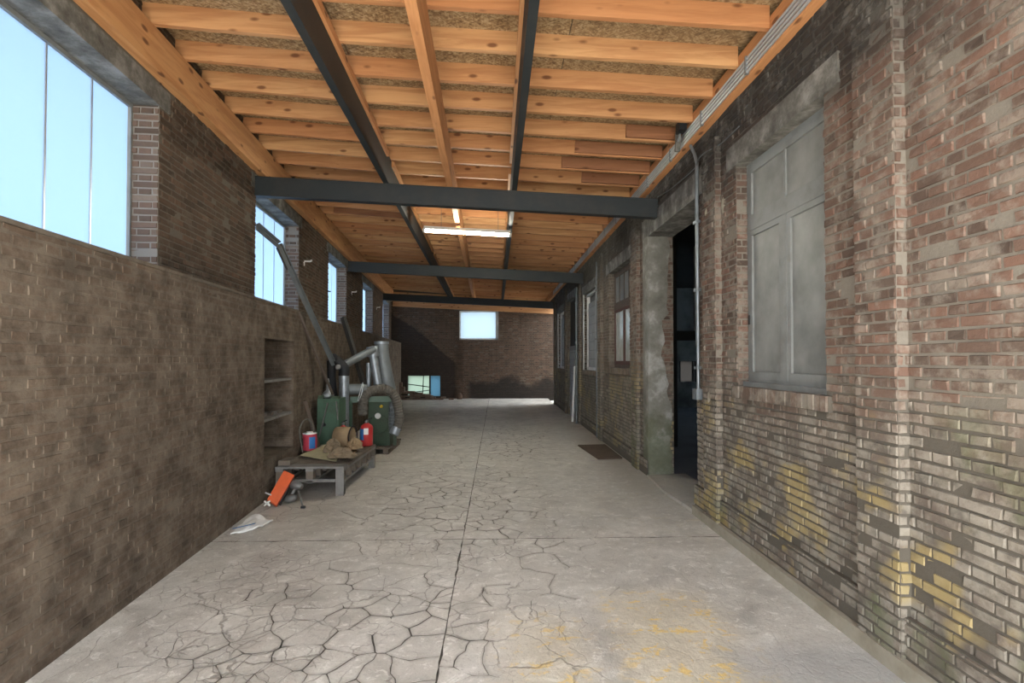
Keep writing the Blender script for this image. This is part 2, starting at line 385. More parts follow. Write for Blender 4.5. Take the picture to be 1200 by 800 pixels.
def brick_geo(mb, fr, b, n0, rg, proud=.009, c=.004):
    u0, u1, v0, v1 = b; j = lambda: rg.uniform(-.0034, .0034)
    n = n0 + proud*(rg.uniform(.4, 1.2) if rg.random() > .06 else -.2)
    bk = [fr.p(u0,v0,n0-.004), fr.p(u1,v0,n0-.004), fr.p(u1,v1,n0-.004), fr.p(u0,v1,n0-.004)]
    ft = [fr.p(u0+c+j(),v0+c+j(),n+j()), fr.p(u1-c+j(),v0+c+j(),n+j()), fr.p(u1-c+j(),v1-c+j(),n+j()), fr.p(u0+c+j(),v1-c+j(),n+j())]
    fs = [(4,5,6,7), (0,1,5,4), (1,2,6,5), (2,3,7,6), (3,0,4,7)]
    if fr.U.cross(Vector((0,0,1))).dot(fr.N) < 0: fs = [f[::-1] for f in fs]
    mb.add(bk+ft, fs, rg.random())
def body(mb, fr, u0, u1, v0, v1, n0, n1, holes=()):    # solid wall slab with rectangular openings
    us = sorted({u0, u1, *[min(max(h[i], u0), u1) for h in holes for i in (0, 1)]})
    for a, b in zip(us, us[1:]):
        m = (a+b)/2
        for s0, s1 in subtract(v0, v1, [(h[2], h[3]) for h in holes if h[0] < m < h[1]]):
            q = [fr.p(a,s0,n0), fr.p(b,s0,n0), fr.p(b,s0,n1), fr.p(a,s0,n1), fr.p(a,s1,n0), fr.p(b,s1,n0), fr.p(b,s1,n1), fr.p(a,s1,n1)]
            if (q[1]-q[0]).cross(q[3]-q[0]).z < 0: q = [q[0],q[3],q[2],q[1],q[4],q[7],q[6],q[5]]
            mb.hexa(q)

# ---------------------------------------------------------------- heights of the roof
XR = 2.1; YB = 21.0; Y0 = -0.8; TL = .085
def xl(y): return -2.52 - TL*y          # upper left wall
def xlow(y): return -2.11 - TL*y        # thicker lower left wall
def zj(x):                              # underside of joists
    return 4.05+(2-x)*.047 if x > -1.35 else 4.05+3.35*.047+(-1.35-x)*.075
def zbeam(x): return 3.437+(XR-x)*.047  # underside of steel cross beams
HB = .245
BEAMS = (6.6, 12.35, 18.5)

# ---------------------------------------------------------------- floor
floor = struct('floor')
mb = MB(); mb.box((-4.7, Y0-.2, -.25), (XR+.02, YB+.05, -.026)); mb.build('floor_bed', 'crack_dirt', floor)
def hsh(*a): return random.Random(repr(a)).random()
def vnoise(x, y, s):
    x *= s; y *= s; i, j = math.floor(x), math.floor(y); fx, fy = x-i, y-j
    fx = fx*fx*(3-2*fx); fy = fy*fy*(3-2*fy)
    g = lambda a, b: hsh('n', a, b, s)
    return (g(i,j)*(1-fx)+g(i+1,j)*fx)*(1-fy)+(g(i,j+1)*(1-fx)+g(i+1,j+1)*fx)*fy
def crack(x, y):                        # how broken the slab is here, 0..1
    a = max(0, 1-math.hypot((x+1.0)/1.5, (y-3.0)/1.6)**2)*1.5
    b = max(0, 1-math.hypot((x+.5)/1.5, (y-6.0)/3.0)**2)*1.35
    c = max(0, 1-math.hypot((x-.2)/1.6, (y-11)/4.5)**2)*1.2
    d = max(0, 1-math.hypot((x-.6)/.7, (y-4.4)/1.6)**2)*.9
    return min(1, max(a, b, c, d, .1)*(.55+.75*vnoise(x, y, 1.3)))
def clip(poly, px, py, nx, ny):         # keep side where (p-P).n <= 0
    out = []
    for i in range(len(poly)):
        a, b = poly[i], poly[(i+1) % len(poly)]
        da = (a[0]-px)*nx+(a[1]-py)*ny; db = (b[0]-px)*nx+(b[1]-py)*ny
        if da <= 0: out.append(a)
        if (da < 0 < db) or (db < 0 < da):
            k = da/(da-db); out.append((a[0]+(b[0]-a[0])*k, a[1]+(b[1]-a[1])*k))
    return out
JX = -.30; JY = [Y0, 1.6, 4.6, 8.1, 11.7, 15.2, 18.4, YB]
def floor_pieces():
    pieces = []
    for sx, (xa, xb) in enumerate([(None, JX), (JX, XR)]):
        for ya, yb in zip(JY, JY[1:]):
            x0 = min(xl(ya), xl(yb))-.05 if xa is None else xa
            pts = []; tries = 0
            while tries < 700:
                tries += 1
                q = (random.uniform(x0, xb), random.uniform(ya, yb)); c = crack(*q)
                dmin = (.75-.58*c)*(1 if q[1] < 9 else 1.25)*random.uniform(.35, 1.15)
                if all((q[0]-p[0])**2+(q[1]-p[1])**2 > dmin**2 for p in pts): pts.append(q)
            for i, p in enumerate(pts):
                poly = [(x0,ya),(xb,ya),(xb,yb),(x0,yb)]
                nb = sorted(pts, key=lambda r: (r[0]-p[0])**2+(r[1]-p[1])**2)[1:26]
                for r in nb:
                    poly = clip(poly, (p[0]+r[0])/2, (p[1]+r[1])/2, r[0]-p[0], r[1]-p[1])
                    if len(poly) < 3: break
                if len(poly) >= 3: pieces.append((p, poly))
    return pieces
def rk(a): return (round(a[0], 4), round(a[1], 4))
def on_joint(a, b):
    return (abs(a[0]-JX) < 1e-4 and abs(b[0]-JX) < 1e-4) or any(abs(a[1]-j) < 1e-4 and abs(b[1]-j) < 1e-4 for j in JY)
def piece_outline(poly):
    n = len(poly); cx = sum(q[0] for q in poly)/n; cy = sum(q[1] for q in poly)/n
    def width(a, b):
        m = ((a[0]+b[0])/2, (a[1]+b[1])/2)
        if on_joint(a, b): return .003
        c = crack(*m); h = hsh('w', *sorted((rk(a), rk(b))))
        if hsh('p', *sorted((rk(a), rk(b)))) < .40-.15*c: return 0.0
        return max(0, (c-.16))*(.003+.009*h*h)
    ws = [width(poly[i], poly[(i+1) % n]) for i in range(n)]
    out = []; edge = []
    for i in range(n):
        a, b = poly[i], poly[(i+1) % n]
        wm = max(ws[i-1], ws[i]); d = math.hypot(cx-a[0], cy-a[1]) or 1
        k = min(.4, wm*.75/d); out.append((a[0]+(cx-a[0])*k, a[1]+(cy-a[1])*k)); edge.append(min(1, wm/.004))
        L = math.hypot(b[0]-a[0], b[1]-a[1])
        if L < .05: continue
        m = max(2, int(L/.05)); ka, kb = sorted((rk(a), rk(b))); flip = ka != rk(a)
        rg = random.Random(repr((ka, kb))); amp = .012 if on_joint(a, b) else min(.05, L*.14)
        off = [0]; 
        for _ in range(m-1): off.append(off[-1]+rg.uniform(-1, 1))
        off.append(off[-1]+rg.uniform(-1,1)); e = off[-1]
        off = [(o-e*j/m)*amp*.55 for j, o in enumerate(off)]
        wj = [rg.uniform(.45, 1.5) for _ in range(m+1)]
        if on_joint(a, b): off = [abs(o) for o in off]
        elif flip: off = [-o for o in off[::-1]]; wj = wj[::-1]
        nx, ny = -(b[1]-a[1])/L, (b[0]-a[0])/L      # inward normal for ccw polygons
        for j in range(1, m):
            t = j/m; dd = off[j]+ws[i]*.5*wj[j]
            out.append((a[0]+(b[0]-a[0])*t+nx*dd, a[1]+(b[1]-a[1])*t+ny*dd)); edge.append(.3 if on_joint(a, b) else min(1, ws[i]/.004))
    return out, edge
pcs = floor_pieces(); scored = []
for p, poly in pcs:
    area = abs(sum(poly[i-1][0]*poly[i][1]-poly[i][0]*poly[i-1][1] for i in range(len(poly))))/2
    px = 582+600*p[0]/max(p[1], .1)
    vis = 1.5 < p[1] < 9.5 and 290 < px < 910
    scored.append((area*1.6/max(p[1], .5)**3 if vis and crack(*p) > .22 else 0, p, poly))
scored.sort(key=lambda r: -r[0])
rest = MB()
for i, (s_, p, poly) in enumerate(scored):
    ol, eg = piece_outline(poly); n = len(ol); c = crack(*p)
    tx, ty = random.uniform(-.003, .003)*c, random.uniform(-.003, .003)*c; dz = -random.random()*.0015*c
    top = [(q[0], q[1], dz+tx*(q[0]-p[0])+ty*(q[1]-p[1])) for q in ol]
    bot = [(q[0], q[1], -.03) for q in ol]
    m_ = rest if (s_ == 0 or i >= 300) else MB()
    cz = sum(q[2] for q in top)/n; cxx = sum(q[0] for q in top)/n; cyy = sum(q[1] for q in top)/n
    inn = []
    for q in top:
        d_ = math.hypot(q[0]-cxx, q[1]-cyy) or 1; k_ = min(.6, .05/d_); inn.append((q[0]+(cxx-q[0])*k_, q[1]+(cyy-q[1])*k_, q[2]))
    o_ = len(m_.v)
    m_.add(top+inn+[(cxx, cyy, cz)], [(k, (k+1) % n, (k+1) % n+n, k+n) for k in range(n)]+[(k+n, (k+1) % n+n, 2*n) for k in range(n)], random.random() if m_ is rest else 0)
    for k_ in range(n): m_.e[o_+k_] = eg[k_]
    m_.add(top+bot, [(k, k+n, (k+1) % n+n, (k+1) % n) for k in range(n)], 2.0)
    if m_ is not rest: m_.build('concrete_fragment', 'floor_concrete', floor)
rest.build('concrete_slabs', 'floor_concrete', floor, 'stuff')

# ---------------------------------------------------------------- right wall
FR = Frame((XR,0,0), (0,1,0), (-1,0,0)); HR = 4.2; YE = 18.3
WIN = {1: (3.2,4.4,1.37,3.3), 2: (8.0,9.5,1.45,3.2), 3: (10.7,12.2,1.35,3.15), 4: (15.6,17.3,1.3,3.15)}
DOOR = (5.3,7.0,-.1,3.3); DOOR2 = (13.4,15.0,-.1,3.3)
PIL = [(2.55,2.85),(4.7,5.0),(7.4,7.7),(10.0,10.3),(12.6,12.9),(15.12,15.42),(18.0,18.3)]; PP = .06; PT = 3.69
wall_right = struct('wall_right')
opens = list(WIN.values())+[DOOR, DOOR2]
mb = MB(); body(mb, FR, Y0, YE, -.1, HR+.05, -.34, 0, opens)
body(mb, FR, YE, YB, 3.75, HR+.05, -.34, 0)
for a, b in PIL: body(mb, FR, a, b, -.1, PT, -.02, PP)
body(mb, FR, Y0, DOOR[0], -.1, .30, -.02, .035); body(mb, FR, DOOR[1], DOOR2[0], -.1, .22, -.02, .03); body(mb, FR, DOOR2[1], YE, -.1, .22, -.02, .03)
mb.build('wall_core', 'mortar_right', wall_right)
LINT = [(w_[0]-.16, w_[1]+.16, w_[3]-.006, w_[3]+.19) for w_ in WIN.values()] + [(5.05,7.25,3.294,3.56), (13.2,15.2,3.294,3.5)]
SILL = [(w_[0]-.06, w_[1]+.06, w_[2]-.105, w_[2]) for w_ in WIN.values()]
ex = opens+LINT+SILL+[(a, b, -1, PT) for a, b in PIL]
near = []; rg = random.Random(3); rest = MB()
allb = [(b, FR, 0.0) for b in brick_list(Y0, YE, .0, HR, ex, seed=1)]
for a, b in PIL:
    allb += [(q, FR, PP) for q in brick_list(a, b, .0, PT, seed=int(a*10))]
    for (yy, nn) in ((a, -1), (b, 1)):
        ff = Frame((XR-PP, yy, 0), (1,0,0), (0,nn,0))
        allb += [(q, ff, 0.0) for q in brick_list(0, PP, .0, PT, L=.21, seed=int(a*7))]
for a, b, h, n_ in ((Y0, DOOR[0], .30, .035), (DOOR[1], DOOR2[0], .22, .03), (DOOR2[1], YE, .22, .03)):
    allb += [(q, FR, n_) for q in brick_list(a, b, .1, h, [(p0, p1, -1, 9) for p0, p1 in PIL], seed=int(h*100))]
# reveals: faces turned towards -Y at the far jambs, and +Y at the near ones
for w_ in list(WIN.values())+[DOOR2]:
    for yy, nn in ((w_[1], -1), (w_[0], 1)):
        ff = Frame((XR, yy, 0), (1,0,0), (0,nn,0))
        allb += [(q, ff, 0.0) for q in brick_list(0, .30, max(w_[2], 0), w_[3], L=.21, seed=int(yy*9))]
ff = Frame((XR, DOOR[0], 0), (1,0,0), (0,1,0)); allb += [(q, ff, 0.0) for q in brick_list(0, .34, 0, 3.3, L=.21, seed=4)]
ff = Frame((XR, DOOR[1], 0), (1,0,0), (0,-1,0)); allb += [(q, ff, 0.0) for q in brick_list(.17, .34, 0, 3.3, L=.21, seed=5)]
def score(b):
    q, fr, n_ = b; c = fr.p((q[0]+q[1])/2, (q[2]+q[3])/2, n_)
    px = 582+600*c.x/max(c.y, .2); py = 421-600*(c.z-1.6)/max(c.y, .2)
    inside = 600 < px < 903 and 0 < py < 800 and c.y > 2
    return (q[1]-q[0])*(abs(fr.N.x)*.42+abs(fr.N.y))/c.y**2 if inside and q[1]-q[0] > .05 else -1
allb.sort(key=lambda b: -score(b))
for i, (q, fr, n_) in enumerate(allb):
    m_ = MB() if i < 300 else rest
    brick_geo(m_, fr, q, n_, rg)
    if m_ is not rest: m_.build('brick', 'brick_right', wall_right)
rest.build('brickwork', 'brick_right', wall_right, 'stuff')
for q in LINT:
    mb = MB(); body(mb, FR, q[0], q[1], q[2], q[3], -.335, .018); mb.build('lintel', 'lintel_cement', wall_right)
for s_ in SILL:                 # sills of bricks on edge
    u = s_[0]; mb = MB()
    body(mb, FR, s_[0], s_[1], s_[2], s_[3]-.004, -.2, .03); mb.build('sill_bed', 'mortar_right', wall_right)
    while u < s_[1]-.04:
        mb = MB(); rr = random.uniform(-.006,.006)
        body(mb, FR, u+.005, u+.058, s_[2]+.006, s_[3]+rr*.5, -.12, .048+rr)
        for k in range(len(mb.t)): mb.t[k] = random.random()
        mb.build('sill_brick', 'brick_right', wall_right); u += .064
# cement skirting along the foot
mb = MB(); body(mb, FR, Y0, DOOR[0]-.02, -.02, .09, -.02, .075); mb.build('cement_skirting', 'pale_skirt', wall_right)
# door surround: cement render on the far reveal with a broken edge, step, threshold
def ragged(x0, x1, y, z0, z1, th, amp, seed):
    rg = random.Random(seed); n = 34; r = []; cur = 0
    for i in range(n+1):
        cur = cur*.6+rg.uniform(-amp, amp); zz = z0+(z1-z0)*i/n
        r.append((x1+cur+(.05 if zz < 1.0 else 0)-(.05 if 1.6 < zz < 2.2 else 0), zz))
    vs = [(x0, y, z) for x, z in r]+[(x, y, z) for x, z in r]; k = n+1
    vs += [(a, y-th, c) for a, b_, c in vs[:2*k]]
    fs = []
    for i in range(n): fs += [(2*k+i, 3*k+i, 3*k+i+1, 2*k+i+1), (3*k+i, k+i, k+i+1, 3*k+i+1), (i, 2*k+i, 2*k+i+1, i+1)]
    return MB().add(vs, fs)
trim = struct('trim_1')
ragged(XR-.02, XR+.255, 7.0, 0, 3.3, .035, .035, 8).build('door_reveal_render', 'door_render', trim)
mb = MB(); mb.box((XR-.025,7.0,0),(XR+.012,7.2,3.3)); mb.build('door_edge_render', 'door_render', trim)
mb = MB(); mb.prism([(XR-.05,5.35,0),(XR+.5,5.3,0),(XR+.5,7.0,0),(XR-.05,6.95,0),(XR-.1,6.1,0)], (0,0,.03)); mb.build('door_threshold', 'floor_concrete', trim)

# the windows of the right wall
def rwin(n, frame_mat, xin, layout):
    y0, y1, z0, z1 = WIN[n]; win = struct('window_%d' % n); x = XR+xin; T = .06
    fm = MB(); fm.box((x,y0,z0),(x+.07,y0+T,z1)).box((x,y1-T,z0),(x+.07,y1,z1)).box((x,y0+T,z1-T),(x+.07,y1-T,z1)).box((x-.01,y0+T,z0),(x+.08,y1-T,z0+T+.01))
    fm.build('window_frame', frame_mat, win)
    return win, x, y0+T, y1-T, z0+T, z1-T
def casement(win, x, y0, y1, z0, z1, fmat, gmat, bars=0):
    s = .045; m_ = MB().box((x-.012,y0,z0),(x+.03,y0+s,z1)).box((x-.012,y1-s,z0),(x+.03,y1,z1)).box((x-.012,y0+s,z0),(x+.03,y1-s,z0+s+.02)).box((x-.012,y0+s,z1-s),(x+.03,y1-s,z1))
    for k in range(bars):
        yy = y0+s+(y1-y0-2*s)*(k+1)/(bars+1); m_.box((x-.008,yy-.012,z0+s),(x+.03,yy+.012,z1-s))
    c = m_.build('casement', fmat, win)
    MB().box((x+.006,y0+s,z0+s),(x+.012,y1-s,z1-s)).build('pane', gmat, c)
win, x, a, b, c, d = rwin(1, 'grey_frame', .09, 0)
MB().box((x-.02,a,2.70),(x+.06,b,2.77)).build('transom', 'grey_frame', win)
MB().box((x-.015,(a+b)/2-.03,c),(x+.05,(a+b)/2+.03,2.70)).build('mullion', 'grey_frame', win)
m_ = (a+b)/2
casement(win, x, a, m_-.03, c, 2.70, 'grey_frame', 'dusty_glass'); casement(win, x, m_+.03, b, c, 2.70, 'grey_frame', 'dusty_glass')
casement(win, x, a, b, 2.77, d, 'grey_frame', 'dusty_glass', 1)
MB().box((x-.02,b-.01,1.9),(x+.0,b+.015,1.98)).build('hinge', 'window_dark', win)
MB().box((x-.06,a-.03,c-.07),(x+.05,b+.03,c-.02)).build('sill_board', 'grey_frame', win)
win, x, a, b, c, d = rwin(2, 'brown_frame', .10, 0)
MB().box((x-.02,a,2.50),(x+.06,b,2.57)).build('transom', 'brown_frame', win)
m_ = (a+b)/2
casement(win, x, a, m_-.002, c, 2.50, 'red_frame', 'milky_glass'); casement(win, x, m_+.002, b, c, 2.50, 'red_frame', 'milky_glass')
casement(win, x, a, b, 2.57, d, 'brown_frame', 'dusty_glass', 3)
MB().box((XR-.04,7.95,1.41),(XR+.2,9.55,1.455)).build('sill_board', 'brown_frame', win)
def blockup(win, x, y0, y1, z0, z1, seed):
    rg = random.Random(seed); v = z0; k = 0
    MB().box((x+.012,y0,z0),(x+.15,y1,z1)).build('joint_bed', 'block_joint', win)
    while v < z1-.03:
        vt = min(v+.2, z1); a = y0-(.2 if k % 2 else 0)
        while a < y1:
            p, q = max(a+.006, y0), min(a+.394, y1)
            if q-p > .03:
                dx = rg.uniform(-.004,.004); MB().box((x+dx,p,v+.006),(x+.14,q,vt-.006)).build('concrete_block', 'blockwork', win)
            a += .4
        v += .2; k += 1
for n in (3, 4):
    win, x, a, b, c, d = rwin(n, 'white_paint', .06, 0)
    blockup(win, x+.03, a, b, c, d-.16 if n == 3 else d-.12, n)
    MB().box((x+.08,a,d-.16),(x+.09,b,d)).build('pane', 'window_dark', win)
    y0, y1, z0, z1 = WIN[n]
    MB().box((XR-.022,y0-.07,z0),(XR+.05,y0,z1)).build('white_jamb', 'white_paint', win); MB().box((XR-.022,y1,z0),(XR+.05,y1+.07,z1)).build('white_jamb', 'white_paint', win)
door2 = struct('door_2')
blockup(door2, XR+.05, DOOR2[0], DOOR2[1], 0, 1.86, 9)
MB().box((XR+.05,DOOR2[0],1.86),(XR+.12,DOOR2[1],1.98)).build('transom', 'window_dark', door2)
for k in range(4):
    w_ = (DOOR2[1]-DOOR2[0])/4; MB().box((XR+.07,DOOR2[0]+w_*k+.006,1.98),(XR+.11,DOOR2[0]+w_*(k+1)-.006,3.3)).build('board', 'soot_plaster', door2)

# ---------------------------------------------------------------- the room behind the doorway
X2, Y2, Y3 = 9.0, 3.0, 17.0
def slab(name, mat, a, b, kind='structure'): return MB().box(a, b).build(name, mat, None, kind)
slab('floor_next_room', 'inner_floor', (XR+.02,Y2,-.2), (X2,Y3,-.005))
slab('ceiling_next_room', 'soot_plaster', (XR+.34,Y2,4.0), (X2,Y3,4.15))
FS = Frame((X2,0,0), (0,1,0), (-1,0,0)); side_hole = (11.2,15.2,1.3,3.4)
mb = MB(); body(mb, FS, Y2-.2, Y3+.2, -.2, 4.15, -.2, 0, [side_hole]); mb.build('wall_next_room_side', 'inner_plaster', None, 'structure')
mb = MB(); body(mb, FS, *side_hole, -.12, -.11); mb.build('window_5', 'white_sheet', None, 'structure')  # unseen side window, added to brighten the room behind the doorway
slab('wall_next_room_near', 'inner_plaster', (XR+.34,Y2-.2,-.2), (X2,Y2,4.15))
wf = struct('wall_next_room_far'); FW = Frame((0,Y3,0), (1,0,0), (0,-1,0))
pw = at(796,423,Y3), at(816,447,Y3)
hole = (pw[0].x, pw[1].x, pw[1].z, pw[0].z)
mb = MB(); body(mb, FW, XR+.34, X2, -.2, 4.15, -.2, 0, [hole]); mb.build('wall_core', 'inner_plaster', wf)
w6 = struct('window_6')
mb = MB()
for u in (hole[0], hole[0]+(hole[1]-hole[0])*.78, hole[1]-.05): mb.box((u,Y3+.02,hole[2]),(u+.05,Y3+.08,hole[3]))
mb.build('window_frame', 'window_dark', w6); MB().box((hole[0],Y3+.1,hole[2]),(hole[1],Y3+.11,hole[3])).build('pane', 'dim_sheet', w6)
for (x0, y0, x1, y1, z0, z1, nm) in ((3.15,9.3,3.31,9.46,0,4.0,'steel_column'),):
    tag(MB().box((x0,y0,z0),(x1,y1,z1)).build(nm, 'soot_plaster', None, None, (0,0,0)), 'dark column standing in the dim room beyond the doorway', 'column')
mb = MB().box((3.25,10.6,2.0),(X2,10.8,2.2)); mb.build('trim_2', 'soot_plaster', None, 'structure')
MB().box((4.2,10.62,2.2),(7.0,10.78,4.0)).build('wall_next_room_upper', 'inner_plaster', None, 'structure')

# ---------------------------------------------------------------- left wall
FL = Frame((-2.52,0,0), (-TL,1,0), (1,TL,0)); FLL = Frame((-2.11,0,0), (-TL,1,0), (1,TL,0)); SK = math.sqrt(1+TL*TL)
LEDGE = 2.25; LW = [(2.62,4.45),(6.60,8.45),(10.43,12.19),(14.4,16.2),(18.5,20.3)]; WT = 3.78
lop = [(a*SK, b*SK, LEDGE, WT) for a, b in LW]
NI = [(6.03-.45,7.0-.35,.35,1.87)]     # shelf niches in the lower wall (refined below)
def ylow(px): return 2.11/((582-px)/600-TL)
NI = [(ylow(314)*SK, ylow(347)*SK, .45, 1.84)]
wall_left = struct('wall_left')
mb = MB(); body(mb, FL, Y0*SK, YB*SK, -.1, 4.62, -.25, 0, lop); body(mb, FLL, Y0*SK, YB*SK, -.1, LEDGE, -.44, 0, NI)
body(mb, FL, NI[0][0]-.1, NI[0][1]+.1, 0, LEDGE-.1, -.2, .02)
mb.build('wall_core', 'mortar_left', wall_left)
rest = MB(); rg = random.Random(5)
for q in brick_list(Y0*SK, YB*SK, LEDGE, 4.5, [(h[0], h[1], h[2], h[3]+.17) for h in lop], seed=11): brick_geo(rest, FL, q, 0, rg)
for q in brick_list(Y0*SK, YB*SK, 0, LEDGE, NI, seed=12): brick_geo(rest, FLL, q, 0, rg, .003)
for q in brick_list(NI[0][0], NI[0][1], .45, 1.84, seed=13): brick_geo(rest, FL, q, .02, rg)
for yy, nn in ((NI[0][1], -1), (NI[0][0], 1)):
    o = FLL.p(yy, 0); ff = Frame(o, -FLL.N, FLL.U*nn)
    for q in brick_list(0, .4, .45, 1.84, seed=14): brick_geo(rest, ff, q, 0, rg)
rest.build('brickwork', 'brick_left', wall_left, 'stuff')
rv = MB(); rb = MB()
for h in lop:                   # paler brick colour on the window reveals
    for uu, nn in ((h[1], -1), (h[0], 1)):
        o = FL.p(uu, 0); ff = Frame(o, -FL.N, FL.U*nn)
        body(rb, ff, 0, .25, LEDGE, WT, -.01, .002)
        for q in brick_list(0, .25, LEDGE, WT, L=.22, seed=int(uu*10)): brick_geo(rv, ff, q, .002, rg)
rv.build('reveal_bricks', 'jamb_brick', wall_left, 'stuff'); rb.build('reveal_mortar', 'jamb_mortar', wall_left)
for h in lop:
    mb = MB(); body(mb, FL, h[0]-.15, h[1]+.15, WT-.006, WT+.17, -.21, .012); mb.build('lintel', 'lintel_cement', wall_left)
mb = MB(); body(mb, FLL, Y0*SK, YB*SK, LEDGE-.004, LEDGE+.02, -.42, .01); mb.build('ledge', 'mortar_left', wall_left)
# daylight windows: pale sheet panes between thin bars
for k, h in enumerate(lop):
    win = struct('window_%d' % (7+k)); n0 = -.235
    def seg(u0, u1, v0, v1, na, nb, nm, mt, par):
        m_ = MB(); body(m_, FL, u0, u1, v0, v1, na, nb); return m_.build(nm, mt, par)
    f_ = MB()
    for q in ((h[0],h[0]+.04,LEDGE,WT),(h[1]-.03,h[1],LEDGE,WT),(h[0]+.04,h[1]-.03,LEDGE,LEDGE+.04),(h[0]+.04,h[1]-.03,WT-.04,WT)): body(f_, FL, *q, n0-.01, n0+.03)
    f_.build('window_frame', 'grey_frame', win)
    n = 4; wd = (h[1]-h[0]-.07)/n; u = h[0]+.04
    for i in range(n):
        seg(u+i*wd+.006, u+(i+1)*wd-.006, LEDGE+.04, WT-.04, n0, n0+.006, 'pane', 'blue_sheet', win)
        if i: seg(u+i*wd-.007, u+i*wd+.007, LEDGE+.04, WT-.04, n0-.004, n0+.012, 'glazing_bar', 'alu', win)
    seg(u, h[1]-.03, 3.22, 3.235, n0+.004, n0+.012, 'glazing_bar', 'alu', win)
    if k >= 2:
        m_ = MB(); p = FL.p(h[0]+.5, 3.05, n0+.02); m_.bar(p, p+FL.N*.12+FL.U*.12, .025, .025); m_.build('window_stay', 'window_dark', win)
# shelves in the niche
for z_ in (1.36, .915):
    m_ = MB(); body(m_, FLL, NI[0][0]+.005, NI[0][1]-.005, z_-.03, z_, -.36, -.02)
    tag(m_.build('niche_shelf', 'grey_wood'), 'grey wooden shelf board in the wall niche, %s' % ('the upper one' if z_ > 1 else 'the lower one, with scraps on it'), 'shelf')
for k in range(5):
    u = NI[0][0]+.2+k*.15; z_ = .915; p = FLL.p(u, z_+.018, -.12-.03*(k % 2)); q = p+FLL.U*random.uniform(.08,.12)+FLL.N*random.uniform(-.03,.03)
    tag(MB().bar(p, q, .05, .034).build('scrap_piece', ('old_wood','grey_iron')[k % 2]), ('brown wooden scrap on the lower niche shelf' if k % 2 == 0 else 'dull iron scrap on the lower niche shelf'), 'scrap', 'scraps on the niche shelf')

# ---------------------------------------------------------------- back wall
FB = Frame((0,YB,0), (1,0,0), (0,-1,0)); wall_back = struct('wall_back')
def bx(px): return at(px, 421, YB).x
def bz(py): return at(582, py, YB).z
WB = (bx(538), bx(584), bz(398), bz(364)); HO = (bx(477.5), bx(516), bz(464), bz(440))
mb = MB(); body(mb, FB, -4.75, XR+3.2, -.1, 4.7, -.3, 0, [WB, HO]); mb.build('wall_core', 'mortar_back', wall_back)
rest = MB()
for q in brick_list(-4.4, XR+.3, 0, 4.3, [WB, HO], seed=21): brick_geo(rest, FB, q, 0, rg)
pr = [bx(536), bx(544)]
for q in brick_list(pr[0], pr[1], 0, WB[2]-.05, seed=22):
    if rg.random() < .8: brick_geo(rest, FB, q, .0, rg, rg.choice((.02,.05,.06)))
for q in brick_list(-4.3, bx(470), 0, .95, seed=23): brick_geo(rest, FB, q, 0, rg, .1)
rest.build('brickwork', 'brick_back', wall_back, 'stuff')
for hh, nm, a in ((WB, 'window_12', None), (HO, 'window_13', 1)):
    for uu, nn in ((hh[0], 1), (hh[1], -1)): pass
w12 = struct('window_12'); mb = MB()
for q in ((WB[0],WB[0]+.05,WB[2],WB[3]),(WB[1]-.11,WB[1],WB[2],WB[3]),(WB[0],WB[1],WB[2],WB[2]+.06),(WB[0],WB[1],WB[3]-.05,WB[3])): body(mb, FB, *q, -.16, -.08)
mb.build('window_frame', 'white_paint', w12)
mb = MB(); body(mb, FB, WB[0], WB[1], WB[2], WB[3], -.13, -.125); mb.build('pane', 'white_sheet', w12)
w13 = struct('window_13'); us = HO[0]+(HO[1]-HO[0])*.68
mb = MB(); body(mb, FB, HO[0], us-.04, HO[2], HO[3], -.2, -.195); mb.build('pane', 'green_sheet', w13)
mb = MB(); body(mb, FB, us+.02, HO[1], HO[2], HO[3], -.16, -.15); mb.build('pane', 'cyan_sheet', w13)
mb = MB(); body(mb, FB, us-.04, us+.02, HO[2], HO[3], -.22, -.12); mb.build('window_frame', 'window_dark', w13)
mb = MB()
for (a, b, c, d) in ((0,.58,.66,.44),(0,.16,.66,.28),(.45,.0,.47,1)):
    H = HO[3]-HO[2]; W = HO[1]-HO[0]
    mb.bar(FB.p(HO[0]+a*W, HO[2]+b*H, -.17), FB.p(HO[0]+c*W, HO[2]+d*H, -.17), .025, .035)
mb.build('grille_bar', 'window_dark', w13)
# stub of a demolished wall in front of the low opening
st = thing('wall_stub', 'low broken stub of brown brick wall below the small back opening', 'brick wall', (bx(500), YB-.5, 0))
rgs = random.Random(31); z_ = 0
for k in range(6):
    xa = -3.95; xb = at(531-k*9, 470, YB-.5).x
    a = xa+(.1 if k % 2 else 0)
    while a < xb:
        if rgs.random() < .93:
            m_ = MB().box((a, YB-.62+rgs.uniform(-.02,.02), z_), (a+.19, YB-.40, z_+.052)); m_.build('brick', 'jamb_brick', st)
        a += .205
    z_ += .058
for k in range(6):
    m_ = MB().box((-3.95,YB-.62,z_),(-3.95+.3-.1*(k//3),YB-.40,z_+.052)); m_.build('brick', 'jamb_brick', st); z_ += .058
lump = MB(); p = at(538.5, 470, YB-.3); lump.lathe((p.x,p.y,0), [(0,.10),(.06,.13),(.16,.12),(.24,.07),(.27,.0)], 9, smooth=False)
tag(lump.build('rubble_lump', 'brick_back'), 'dark lump of rubble at the foot of the back wall', 'rubble')

